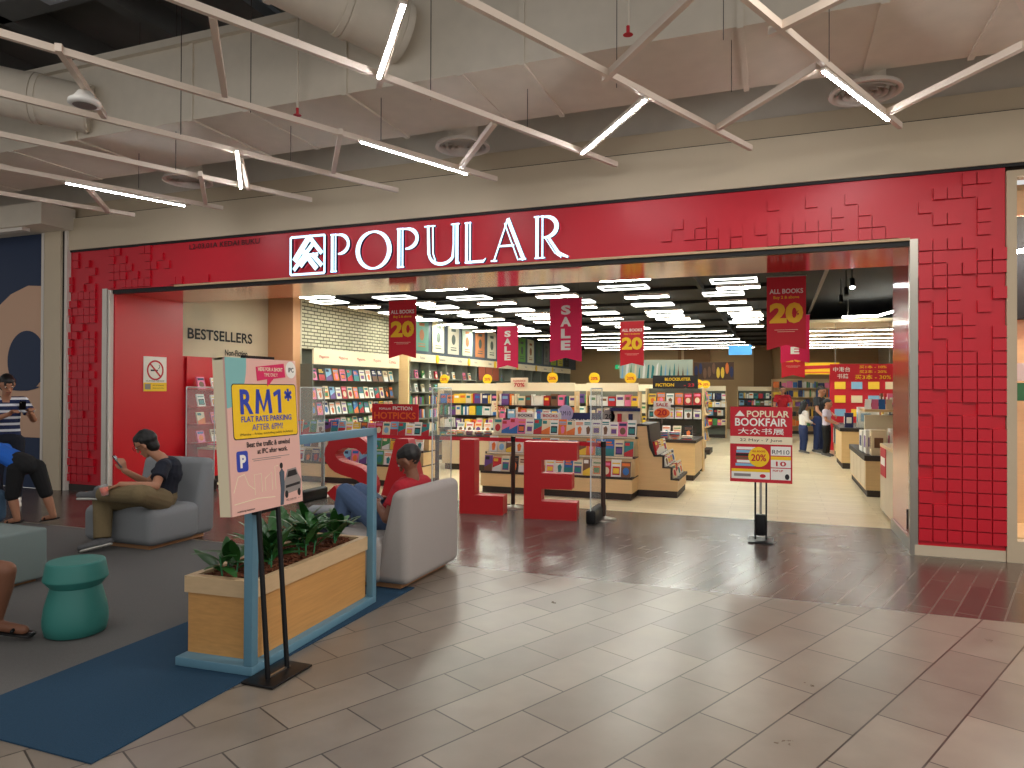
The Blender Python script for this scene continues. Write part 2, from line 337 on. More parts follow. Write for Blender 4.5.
for k in range(7): b.box(-8.0+k*1.35,-7.94+k*1.35,9.3,30,SCZ-.1,SCZ,ceil_blk)
for k in range(10): b.box(-8.8,.2,10.5+k*2,10.56+k*2,SCZ-.06,SCZ,ceil_blk)
struct(b.build('ceiling'),'black open ceiling of the shop','ceiling')
# pale slotted ceiling at the right rear
b=MB(); slat=mat('slat_cream',(214,200,172),.6); rs=random.Random(5)
for k in range(20):
    y=15.6+k*.5
    x=.25
    while x<3.6:
        w=rs.choice((.9,1.3,1.7)); b.box(x,min(x+w-.0,3.6),y,y+.47,SCZ-.42,SCZ-.38,slat); x+=w+ (rs.choice((.0,.4)))
b.box(.2,3.6,15.55,15.6,SCZ-.43,SCZ-.37,slat); b.box(.2,3.6,15.61,26,SCZ-.36,SCZ-.34,black)
struct(b.build('ceiling'),'cream slotted ceiling over the rear right aisle','ceiling')

# ================================================================== CEILING OF THE MALL
LZ=4.0
beams=[((-9.0,5.86),(-8.37,7.26)),((-7.9,5.15),(-6.93,7.38)),((-6.85,4.46),(-5.56,7.45)),((-5.86,3.81),(-4.31,7.45)),((-4.81,3.13),(-3.01,7.43)),((-3.47,3.31),(-1.61,7.39)),((-1.84,3.92),(-.25,7.34)),((-.21,4.53),(1.04,7.19)),((1.14,4.5),(2.3,7.1))]
dirv=Vector((math.sin(math.radians(24.5)),math.cos(math.radians(24.5))))
lat=thing('ceiling_lattice','cream lattice of thin square tubes hung below the open ceiling','lattice',(-4,5.5,LZ))
L0=Vector((-4,5.5,LZ))
lat_m=mat('lattice_paint',(222,206,190),.6)
def bar(name,a,c,w=.038,h=.052,mt=lat_m,parent=lat,z=0):
    a=Vector((*a,LZ+z))-L0; c=Vector((*c,LZ+z))-L0; d=c-a; ang=math.atan2(d.y,d.x); ln=d.length
    return MB().box(0,ln,-w/2,w/2,-h/2,h/2,mt,T(a,ang)).build(name,parent)
for a,c in beams:
    e=Vector(c); s=e-dirv*6.2
    bar('bar',tuple(s),c)
cross=[((-3.4,3.52),(-4.23,4.52)),((-4.75,3.48),(-5.57,4.51)),((-6.05,6.1),(-6.95,7.1)),((.28,5.64),(-.51,6.66)),((1.6,5.79),(.89,6.8)),((-2.38,5.83),(-3.22,6.91)),
       ((-2.1,3.72),(-2.95,4.8)),((-1.02,5.79),(-1.87,6.92)),((-3.82,5.55),(-4.6,6.55)),((-5.3,5.9),(-5.95,6.75)),((-7.7,6.0),(-8.55,7.0)),((-.4,4.25),(-1.25,5.3)),((.9,4.3),(-.05,5.0))]
for a,c in cross: bar('cross_bar',a,c,.045,.055)
for (x,y) in ((-6.2,5.9),(-5.3,5.1),(-4.3,4.9),(-3.6,5.9),(-2.7,5.2),(-2.2,6.2),(-1.2,5.5),(-.35,5.9),(.35,5.6),(-.35,5.0),(-4.9,6.2),(-7.2,6.3)):
    MB().cyl((x+4,y-5.5,0),(x+4,y-5.5,2.2),.004,kick_m,n=4).build('hanger_wire',lat)
leds=[((-2.14,3.76),(-2.83,4.60),'slanting between two tubes at the top centre'),((-1.0,5.68),(-1.83,6.78),'slanting above the letter R of the shop sign'),
      ((.31,5.62),(.90,6.85),'along a tube near the right diffuser'),((-3.72,5.72),(-3.18,7.0),'along a tube above the word on the shop sign'),
      ((-7.66,5.71),(-7.17,6.98),'along a tube at the left near the cream pillar'),((-5.02,5.53),(-5.91,6.58),'slanting and short, left of the centre')]
for a,c,w in leds:
    t=thing('linear_light','white linear LED light '+w,'light',(a[0],a[1],LZ-.05),0,'linear LED lights')
    d=Vector(c)-Vector(a); ang=math.atan2(d.y,d.x)
    MB().box(0,d.length,-.018,.018,0,.02,white_p,T(rz=ang)).build('housing',t); MB().box(.01,d.length-.01,-.011,.011,-.010,0,led,T(rz=ang)).build('diffuser',t)
# rectangular duct
t=thing('air_duct','large beige rectangular air duct running parallel to the shopfront','duct',(-4,6.3,4.42))
MB().box(-12,12,-.6,.6,0,.85,duct_m).build('duct_body',t)
for x in (-5.2,-3.5,-1.8,.1,1.9,3.7,5.5): MB().box(x,x+.05,-.62,.62,-.02,.87,duct_m).build('flange',t)
for x in (-6.2,-4.6,-1.1,1.3,4.7): MB().prism([(x,-.012),(x+.06,-.012),(x+.06,0),(x,0)],-.6,.6,duct_m).build('seam',t)
b=MB().box(-12,12,-.66,-.6,.80,.88,duct_m); b.build('top_rim',t)
# round ducts joining the rectangular one
def rduct(p0,p1,r,label):
    t=thing('round_duct',label,'duct',p1); p0=Vector(p0)-Vector(p1); d=p0.normalized()
    MB().cyl((0,0,0),p0,r,duct_m,n=28).build('pipe',t)
    b=MB()
    for k in (0.02,.5,.56,1.15,1.7): b.cyl(d*k,d*(k+.05),r*1.05,duct_m,n=28)
    b.build('collar',t)
rduct((-4.9,3.4,5.42),(-3.25,5.70,4.88),.27,'round beige duct entering the big duct near the top centre')
rduct((-9.5,3.9,5.05),(-7.22,5.70,4.72),.26,'round beige duct entering the big duct at upper left')
# diffusers
for x,y,w in ((-7.3,7.15,'left, above the red wall\'s small shop number'),(-3.33,7.2,'centre, above the shop sign'),(.75,7.15,'right, beside a linear light')):
    t=thing('air_diffuser','round white ceiling air diffuser at '+w,'air vent',(x,y,4.32),0,'ceiling air diffusers')
    MB().lathe([(.31,.0),(.30,.035),(.27,.05),(.25,.045),(.27,.0),(.31,.0)],white_p,36,cap=False).build('outer_ring',t)
    b=MB()
    for r in (.25,.19,.13,.07): b.lathe([(r,-.01),(r-.035,.035),(r-.05,.035),(r-.015,-.01)],white_p,32,cap=False)
    b.build('inner_rings',t); MB().cyl((0,0,.05),(0,0,.4),.17,duct_m,n=24).build('neck',t)
    MB().cyl((.0,.0,.22),(.0,-.62,.30),.15,duct_m,n=20).build('duct_stub',t)
t=thing('ceiling_speaker','white pendant loudspeaker hung from a slanting tube at upper left','speaker',(-5.18,4.02,3.86))
MB().lathe([(.02,.10),(.05,.10),(.085,.05),(.115,.03),(.12,.0),(.09,-.01)],white,24).build('housing',t); MB().lathe([(.085,-.012),(.05,-.018),(.0,-.018)],grey_pr,24).build('grille',t)
for x,y,z,w in ((-4.35,5.6,4.28,'above the shop logo'),(-1.1,5.45,4.42,'above the entrance centre')):
    t=thing('sprinkler','small red fire sprinkler head hanging '+w,'sprinkler',(x,y,z),0,'fire sprinklers')
    MB().cyl((0,0,.03),(0,0,1.6),.012,duct_m,n=8).build('pipe',t); MB().cyl((0,0,.03),(0,0,-.03),.014,red_pr,n=8).lathe([(.035,-.035),(.04,-.04)],red_pr,12).build('head',t)
b=MB()
b.box(-6.6,-4.6,4.6,4.75,5.3,5.36,mat('galvanised',(150,160,170),.5,metal=.5)); b.box(-5.1,-4.95,3,6.2,5.55,5.6,MATS['galvanised'])
tag(b.build('cable_tray'),'grey cable trays in the dark ceiling void','cable tray')

# ================================================================== SHOP SIGN
SX=lambda u:u
sign=thing('shop_sign','illuminated white POPULAR shop sign with square logo on the red shopfront','sign',(-5.478,FY-.06,3.115))
def letters():
    H=.5; D0,D1=0,.045
    def mk(fn,x0,x1):
        b=MB(); M=T((x0+5.478,0,0))@Matrix.Diagonal((x1-x0,1,H,1)).to_4x4(); fn(b,M); b.build('letter',sign)
        return b
    wv=.055
    def st(b,M,pts,w,): b.stroke(pts,w,D0,D1,sign_w,M,sign_n)
    def arc(cx,cz,rx,rz,a0,a1,n=16): return [(cx+rx*math.cos(math.radians(a0+(a1-a0)*k/n)),cz+rz*math.sin(math.radians(a0+(a1-a0)*k/n))) for k in range(n+1)]
    def stem(b,M,x,w1=.06,w2=.13,z0=0,z1=1):
        st(b,M,[(x,z0),(x,z1)],w2); st(b,M,[(x+.16,z0),(x+.16,z1)],w1); st(b,M,[(x-.08,z0+.02),(x+.24,z0+.02)],.03); st(b,M,[(x-.1,z1-.02),(x+.2,z1-.02)],.035)
    def P_(b,M):
        stem(b,M,.1,.08,.14); st(b,M,[(.3,.97)]+arc(.42,.72,.48,.25,90,-90)+[(.38,.47)],[.05]+[.05+.09*math.sin(PI*k/16) for k in range(17)]+[.04])
    def O_(b,M):
        a=arc(.5,.5,.44,.47,0,360,40); st(b,M,a,[.05+.075*abs(math.cos(2*PI*k/40)) for k in range(41)])
    def U_(b,M):
        st(b,M,[(.08,1),(.1,.3)]+arc(.48,.28,.36,.25,190,340,14)+[(.84,.5),(.84,1)],[.08,.09]+[.08]*15+[.05,.05]); st(b,M,[(.22,1),(.23,.3),(.3,.12)],.045)
        st(b,M,[(.94,1),(.94,.04)],.09); st(b,M,[(.9,.03),(1.02,.03)],.05); st(b,M,[(-.04,.98),(.3,.98)],.035); st(b,M,[(.76,.98),(1.02,.98)],.035)
    def L_(b,M):
        stem(b,M,.12,.07,.13); st(b,M,[(.1,.03),(.9,.03),(1.0,.1)],[.06,.07,.03])
    def A_(b,M):
        st(b,M,[(.03,0),(.46,1)],.05); st(b,M,[(.46,1),(.95,0)],.11); st(b,M,[(.36,.9),(.78,0)],.04); st(b,M,[(.2,.36),(.66,.36)],.05); st(b,M,[(-.06,.02),(.14,.02)],.04)
        st(b,M,[(.8,.02),(1.02,.02)],.04)
    def R_(b,M):
        stem(b,M,.08,.055,.10); st(b,M,[(.22,.97)]+arc(.32,.73,.34,.24,90,-90)+[(.26,.49)],[.05]+[.05+.08*math.sin(PI*k/16) for k in range(17)]+[.04])
        st(b,M,[(.40,.5),(.72,.1),(1.0,.0)],[.07,.09,.05]); st(b,M,[(.30,.5),(.6,.12),(.8,.0)],.03)
    for fn,a,c in ((P_,-5.478,-5.17),(O_,-5.09,-4.56),(P_,-4.488,-4.165),(U_,-4.08,-3.624),(L_,-3.557,-3.27),(A_,-3.18,-2.765),(R_,-2.655,-2.245)): mk(fn,a,c)
letters()
lg=MB(); O=-.63; W_=.54
for r in (((0,0),(W_,0)),((0,.5),(W_,.5)),((0.0,0),(0.0,.5)),((W_,0),(W_,.5))): lg.stroke([(O+r[0][0],r[0][1]),(O+r[1][0],r[1][1])],.032,0,.045,sign_w,side=sign_n)
lg.build('logo_frame',sign)
lg=MB()
lg.stroke([(O+.06,.18),(O+.29,.48)],.085,0,.045,sign_w,side=sign_n); lg.stroke([(O+.05,.06),(O+.36,.40)],.06,0,.05,sign_w,side=sign_n)
lg.stroke([(O+.29,.50),(O+.5,.26)],.06,0,.046,sign_w,side=sign_n); lg.stroke([(O+.20,.31),(O+.42,.06)],.07,0,.047,sign_w,side=sign_n); lg.stroke([(O+.16,.10),(O+.30,.25),(O+.44,.25)],.05,0,.048,sign_w,side=sign_n)
lg.stroke([(O+.34,.26),(O+.50,.10)],.06,0,.046,sign_w,side=sign_n)
lg.build('logo_mark',sign)
tag(MB().text('L2-03,01A KEDAI BUKU',-7.29,3.575,.085,blk_pr,T((0,FY-.008,0)),w=1.25,bold=.005).build('shop_number'),'small black unit lettering on the red wall left of the sign','lettering')

# ================================================================== SEATING AREA
carpet_g=mat('carpet_grey',(96,94,92),.97,noise=.35,scale=220,bump=.3)
carpet_b=mat('carpet_blue',(22,60,86),.97,noise=.35,scale=180,bump=.3)
tag(MB().box(-9.6,-3.76,2.165,5.72,0,.006,carpet_g).build('carpet'),'grey carpet under the lounge chairs','carpet')
tag(MB().box(-3.757,-2.72,2.165,5.0,0,.007,carpet_b).build('carpet'),'navy blue carpet strip under the planter','carpet')

pl=thing('planter','birch planter box of broad-leaved plants inside a pale blue metal frame','planter',(-2.712,3.126,.007),math.radians(3.46))
MB().rbox(-.52,0,0,1.43,0,.05,.004,blue_fr).build('base_plate',pl)
for y in (0,1.375): MB().rbox(-.055,0,y,y+.055,.05,1.30,.004,blue_fr).build('post',pl)
MB().rbox(-.055,0,.0,1.43,1.245,1.30,.004,blue_fr).build('top_rail',pl)
b=MB(); b.box(-.51,-.06,.09,.105,.05,.40,wood_p); b.box(-.51,-.06,1.355,1.37,.05,.40,wood_p); b.box(-.075,-.06,.105,1.355,.05,.40,wood_p); b.box(-.51,-.495,.105,1.355,.05,.40,wood_p); b.build('box_panel',pl)
b=MB(); b.box(-.525,-.045,.075,.13,.40,.495,wood_rim); b.box(-.525,-.045,1.33,1.385,.40,.495,wood_rim); b.box(-.09,-.045,.13,1.33,.40,.495,wood_rim); b.box(-.525,-.48,.13,1.33,.40,.495,wood_rim); b.build('rim',pl)
b=MB(); rm=random.Random(11)
nxm,nym=14,40
vv=[(-.48+.39*i/nxm,.13+1.2*j/nym,.445+rm.random()*.025+.03*math.sin(i*.25)*1) for j in range(nym+1) for i in range(nxm+1)]
b.add(vv,[(j*(nxm+1)+i,j*(nxm+1)+i+1,(j+1)*(nxm+1)+i+1,(j+1)*(nxm+1)+i) for j in range(nym) for i in range(nxm)],mulch_m)
for k in range(420):
    x=-.47+.37*rm.random(); y=.14+1.18*rm.random(); M=T((x,y,.475+.012*rm.random()),rm.random()*6,rm.random()*.6,rm.random()*.6)
    b.box(-.02,.02,-.006,.006,-.004,.004,mulch_m,M)
o=b.build('bark_mulch',pl); o['kind']='stuff'
def leaf(b,p,az,el,ln,w,droop,mt):
    n=7; p=Vector(p); d=Vector((math.cos(az)*math.cos(el),math.sin(az)*math.cos(el),math.sin(el))); s=Vector((-math.sin(az),math.cos(az),0))
    vs=[];
    for k in range(n+1):
        t=k/n; ww=w*(math.sin(PI*min(1,t*.92+.05))**.8)*.5+.002
        up=s.cross(d); vs+= [p+s*ww+up*ww*.25,p,p-s*ww+up*ww*.25]
        p=p+d*ln/n; d=(d-Vector((0,0,droop/n))).normalized()
    fs=[]
    for k in range(n):
        for c in (0,1): fs.append((k*3+c,k*3+c+1,k*3+c+4,k*3+c+3))
    b.add(vs,fs,mt,None,True)
def plant(x,y,h,n,label,seed):
    r=random.Random(seed); ca,sa=math.cos(math.radians(3.46)),math.sin(math.radians(3.46))
    t=thing('leafy_plant',label,'plant',(-2.712+x*ca-y*sa,3.126+x*sa+y*ca,.475),0,'plants in the planter box')
    b=MB(); st=MB()
    for s in range(3):
        bx,by=r.uniform(-.04,.04),r.uniform(-.05,.05); hh=h*r.uniform(.35,.7)
        st.cyl((bx,by,-.02),(bx*1.5,by*1.5,hh),.006,green_pr,.004,n=6)
        for k in range(n//3):
            z=hh*(.35+.65*k/(n/3)); az=k*2.4+s*1.3+r.random(); leaf(b,(bx*1.3,by*1.3,z),az,r.uniform(.35,1.15),h*r.uniform(.65,1.0),.062*r.uniform(.8,1.25),r.uniform(.5,1.3),leaf_m)
    st.build('stem',t); b.build('foliage',t)
for i,(x,y,h,n,w) in enumerate(((-.33,.22,.24,15,'at the near end of the planter beside the bare mulch'),(-.22,.46,.27,21,'behind the poles of the parking sign'),(-.36,.62,.30,21,'half way along the planter at its far side'),
     (-.2,.80,.27,21,'in the middle of the planter near its front rim'),(-.34,.98,.34,24,'tallest, behind the middle of the planter'),(-.20,1.16,.28,21,'beside the knees of the man in red'))):
    plant(x,y,h,n,'dark green broad-leaved plant '+w,20+i)

# parking sign stand
ps=thing('parking_sign','tall pink RM1 parking rate sign on a black two-pole stand before the planter','sign',(-2.60,3.205,.004))
MB().rbox(-.105,.105,-.17,.17,0,.012,.003,blackm).build('base_plate',ps)
b=MB(); b.box(-.008,.008,-.09,.10,.012,.02,steel); b.build('base_bar',ps)
for y in (-.08,.08): MB().cyl((0,y,.012),(-.075,y,.98),.014,blackm,n=10).build('pole',ps)
MB().box(-.10,-.075,-.1,.1,.90,1.05,blackm).build('clamp',ps)
MB().box(-.165,-.135,-.12,.12,1.70,1.775,blackm).build('top_clip',ps)
Mb=T((-.042,-.02,.925),PI/2,math.radians(-4.2))@Matrix.Diagonal((.935,1,1,1)); BW,BH=.616,.835
MB().box(-BW/2,BW/2,.07,.082,0,BH,cream_pr,Mb).build('back_board',ps)
MB().box(-BW/2,-BW/2+.012,.012,.07,0,BH,cream_pr,Mb).box(-BW/2,BW/2,.012,.07,BH-.012,BH,cream_pr,Mb).box(BW/2-.012,BW/2,.012,.07,0,BH,cream_pr,Mb).build('spacer',ps)
bd=MB().box(-BW/2,BW/2,0,.012,0,BH,pinkb,Mb).build('board',ps)
def rrect(x0,x1,z0,z1,r,n=5):
    p=[]
    for cx,cz,a in ((x1-r,z1-r,0),(x0+r,z1-r,90),(x0+r,z0+r,180),(x1-r,z0+r,270)):
        p+=[(cx+r*math.cos(math.radians(a+90*k/n)),cz+r*math.sin(math.radians(a+90*k/n))) for k in range(n+1)]
    return p
b=MB()
q=[(-BW/2,BH)]+[(-BW/2+.17*math.cos(math.radians(a)),BH-.27*math.sin(math.radians(a))) for a in range(0,91,9)]
b.prism(q[::-1],-.001,0,teal_pr,Mb)
def ell(cx,cz,rx,rz,n=28): return [(cx+rx*math.cos(2*PI*k/n),cz+rz*math.sin(2*PI*k/n)) for k in range(n)]
b.prism(ell(BW/2-.05,BH-.055,.048,.05),-.001,0,white_pr,Mb); b.text('IPC',BW/2-.05,BH-.07,.028,blk_pr,Mb,-.002)
b.prism(rrect(-.27,.295,.395,.695,.02),-.0012,0,blk_pr,Mb); b.prism(rrect(-.265,.29,.40,.69,.018),-.002,0,yellow,Mb)
b.prism([(-.06,.79),(.19,.815),(.2,.735),(.09,.725),(.03,.68),(.035,.722),(-.055,.712)][::-1],-.003,0,magenta,Mb)
b.text('HERE FOR A SHORT',.065,.767,.022,cream_pr,Mb,-.004,w=.22); b.text('TIME ONLY!',.065,.737,.02,cream_pr,Mb,-.004,w=.12)
b.text('R',-.155,.53,.135,blue_pr,Mb,-.004,w=.105,bold=.03)
for q in ([(-.072,.53),(-.056,.665)],[(-.06,.66),(-.012,.55),(.036,.66)],[(.032,.665),(.048,.53)]): b.stroke(q,.027,-.004,-.002,blue_pr,Mb)
b.prism([(.118,.53),(.145,.53),(.145,.665),(.122,.665),(.078,.645),(.084,.622),(.118,.638)],-.004,-.002,blue_pr,Mb)
for a in (0,60,120): b.stroke([(.215-.036*math.cos(math.radians(a+30)),.632-.036*math.sin(math.radians(a+30))),(.215+.036*math.cos(math.radians(a+30)),.632+.036*math.sin(math.radians(a+30)))],.018,-.004,-.002,blue_pr,Mb)
b.text('FLAT RATE PARKING',.015,.487,.032,blue_pr,Mb,-.004,w=.44); b.text('AFTER 6PM!',.015,.44,.034,blue_pr,Mb,-.004,w=.27)
b.text('(Monday – Friday, excluding public holidays)',.01,.412,.016,blk_pr,Mb,-.004,w=.46)
b.text('Beat the traffic & unwind',.02,.35,.030,blk_pr,Mb,-.002,w=.38); b.text('at IPC after work.',.05,.31,.028,blk_pr,Mb,-.002,w=.27)
b.prism(rrect(-.255,-.165,.225,.335,.015),-.002,0,blue_pr,Mb); b.text('P',-.208,.245,.07,white_pr,Mb,-.004,bold=.05)
b.box(-.13,.2,-.002,0,.283,.286,grey_pr,Mb); b.box(-.12,.12,-.002,0,.273,.276,grey_pr,Mb)
# faint city outlines, car, man
for pts in (((-.29,.12),(-.25,.2),(-.2,.21),(-.17,.15),(-.12,.12)),((-.12,.09),(-.12,.2),(-.06,.2),(-.06,.1)),((-.03,.1),(-.03,.17),(.03,.2),(.03,.1)),((-.29,.06),(-.1,.07),(.05,.06)),((.06,.1),(.06,.23),(.09,.23))):
    b.stroke(pts,.004,-.001,0,cream_pr,Mb)
car=[(.14,.06),(.29,.075),(.30,.13),(.275,.165),(.255,.205),(.175,.20),(.15,.15),(.135,.12)]
b.prism(car,-.002,0,grey_pr,Mb); b.prism([(.165,.155),(.265,.163),(.25,.195),(.18,.19)],-.003,0,blk_pr,Mb); b.prism([(.15,.095),(.285,.105),(.285,.12),(.15,.11)],-.003,0,blk_pr,Mb)
for x in (.155,.275): b.prism(ell(x,.06,.014,.022,12),-.003,0,blk_pr,Mb)
b.prism([(.095,.005),(.12,.005),(.135,.1),(.14,.19),(.12,.21),(.1,.19),(.105,.1)],-.004,0,mat('slate_print',(70,84,98),.6),Mb); b.prism(ell(.118,.228,.012,.017,12),-.004,0,blk_pr,Mb)
b.text('redefining happiness',-.2,.012,.012,blk_pr,Mb,-.002,w=.14); b.text('IPC.COM.MY   • • •',.22,.02,.012,blk_pr,Mb,-.002,w=.14)
b.build('printing',bd)

# ------------------------------------------------------------------ upholstered seats
def lounge(label,loc,rz,w,fab,hb=.80,hs=.41):
    t=thing('lounge_chair',label,'chair',loc,rz)
    MB().rbox(-w/2,w/2,-.47,.17,.035,hs,.085,fab,seg=5).build('seat',t)
    b=MB(); bm=bmesh.new(); bmesh.ops.create_cube(bm,size=1)
    for v in bm.verts:
        top=v.co.z>0; back=v.co.y>0
        v.co=Vector((v.co.x*(w*(.96 if top else .94)), (.40 if back else (.25 if top else .07)), hb if top else .04))
    bmesh.ops.bevel(bm,geom=list(bm.edges),offset=.068,segments=5,profile=.5,affect='EDGES'); bm.verts.index_update()
    b.add([v.co for v in bm.verts],[[v.index for v in f.verts] for f in bm.faces],fab,None,True); bm.free(); b.build('backrest',t)
    MB().box(-w/2+.10,w/2-.10,-.40,.30,0,.038,chair_base).build('base',t)
    return t
lounge('grey lounge chair holding the man in a dark tee',(-6.14,5.60,.006),0,.94,fabric_c,.84,.40)
lounge('warm grey lounge chair seen from behind, holding the man in red',(-3.10,5.33,.006),-PI/2,1.02,fabric_g,.79,.40)
t=thing('lounge_chair','slate blue lounge chair at left edge under the leaning boy','chair',(-8.75,5.15,.006),PI/2)
MB().rbox(-.4,.4,-.45,.15,.035,.42,.085,fabric_b,seg=4).build('seat',t); MB().rbox(-.4,.4,.1,.42,.04,.80,.10,fabric_b,seg=5).build('backrest',t); MB().box(-.33,.33,-.4,.36,0,.035,chair_base).build('base',t)
t=thing('ottoman','low sage grey square ottoman at the left edge','ottoman',(-6.15,3.55,.006))
MB().rbox(-.52,.50,-.5,.54,.025,.435,.025,fabric_s,seg=3).build('cushion',t); MB().box(-.45,.44,-.44,.48,0,.025,chair_base).build('base',t)
t=thing('lounge_chair','pale grey chair under the sandalled sitter at lower left','chair',(-5.13,2.66,.006),PI/2)
MB().rbox(-.36,.36,-.42,.15,.035,.43,.03,fabric_s,seg=3).build('seat',t); MB().rbox(-.36,.36,.1,.38,.04,.8,.08,fabric_s,seg=4).build('backrest',t)
st=thing('side_table','teal mushroom shaped stool on the grey carpet','stool',(-4.27,3.28,.006))
st.scale=(.92,.92,.92)
MB().lathe([(.165,0),(.190,.012),(.203,.07),(.204,.12),(.193,.20),(.172,.28),(.157,.335)],teal,40).build('base',st)
MB().lathe([(.155,.333),(.160,.335),(.163,.338),(.199,.383),(.202,.387),(.203,.392),(.202,.398),(.183,.500),(.181,.506),(.176,.510),(.168,.511),(.0,.505)],teal,40).build('top',st)
tag(MB().rbox(-.19,.17,-.16,.16,0,.33,.09,navy_cl).rbox(-.15,.12,-.12,.12,.30,.37,.03,fabric_c).build('backpack',None,(-4.42,6.15,0.0),.4),'dark navy bag on the floor behind the leafy planter','bag')

# ------------------------------------------------------------------ people
def limb(b,p0,p1,r0,r1,mt,side=None,flat=1.0,n=14,c0=True,c1=True):
    p0=Vector(p0);p1=Vector(p1); d=p1-p0
    if d.length<1e-5: d=Vector((0,0,1e-4))
    d=d.normalized(); s=Vector(side) if side is not None else d.orthogonal(); s=(s-d*s.dot(d)).normalized(); u=d.cross(s)
    rings=[]
    if c0: rings+=[(p0-d*r0*math.cos(a)*min(1,flat+.2),r0*math.sin(a)) for a in (.12,.5,1.0)]
    rings+=[(p0,r0)]+[(p0.lerp(p1,k/4),r0+(r1-r0)*k/4) for k in (1,2,3)]+[(p1,r1)]
    if c1: rings+=[(p1+d*r1*math.cos(a)*min(1,flat+.2),r1*math.sin(a)) for a in (1.0,.5,.12)]
    vs=[c+(s*math.cos(2*PI*k/n)+u*math.sin(2*PI*k/n)*flat)*r for c,r in rings for k in range(n)]
    m=len(rings)-1
    fs=[(i*n+k,i*n+(k+1)%n,(i+1)*n+(k+1)%n,(i+1)*n+k) for i in range(m) for k in range(n)]+[list(range(n-1,-1,-1)),list(range(m*n,m*n+n))]
    b.add(vs,fs,mt,None,True)
def fuse(b,name,parent,vox,smooth=3):
    o=b.build(name,parent)
    r=o.modifiers.new('r','REMESH'); r.mode='VOXEL'; r.voxel_size=vox
    s=o.modifiers.new('s','SMOOTH'); s.factor=.5; s.iterations=smooth
    dg=bpy.context.evaluated_depsgraph_get(); dg.update(); me=bpy.data.meshes.new_from_object(o.evaluated_get(dg))
    o.modifiers.clear(); old=o.data; me.name=name; mats=[m for m in b.mats]; o.data=me; bpy.data.meshes.remove(old)
    me.materials.clear(); [me.materials.append(m) for m in mats]
    me.polygons.foreach_set('use_smooth',[True]*len(me.polygons)); me.polygons.foreach_set('material_index',[0]*len(me.polygons))
    return o
def hand(b,w,d,up,mt,curl=.5,thumb=1,s=1.0):
    w=Vector(w); d=Vector(d).normalized(); up=Vector(up); up=(up-d*up.dot(d)).normalized(); sd=d.cross(up)
    limb(b,w,w+d*.075*s,.030*s,.038*s,mt,sd,.42)
    for k,(o,l) in enumerate(((-.03,.95),(-.010,1.08),(.011,1.0),(.030,.78))):
        p=w+d*.085*s-sd*o*thumb*s; dd=d.copy(); nn=up.copy()
        for j,(L,a) in enumerate(((.040,curl*.8),(.028,curl),(.022,curl*.8))):
            dd,nn=(dd*math.cos(a)-nn*math.sin(a)),(nn*math.cos(a)+dd*math.sin(a))
            e=p+dd*L*l*s; limb(b,p,e,(.0095-.0008*j)*s,(.0088-.0008*j)*s,mt,n=8); p=e
    p=w+d*.025*s+sd*.026*thumb*s; dd=(d*.75+sd*.6*thumb-up*.25).normalized(); e=p+dd*.04*s; limb(b,p,e,.012*s,.0105*s,mt,n=8)
    dd=(d*.9+sd*.15*thumb-up*.4).normalized(); limb(b,e,e+dd*.032*s,.0105*s,.009*s,mt,n=8)
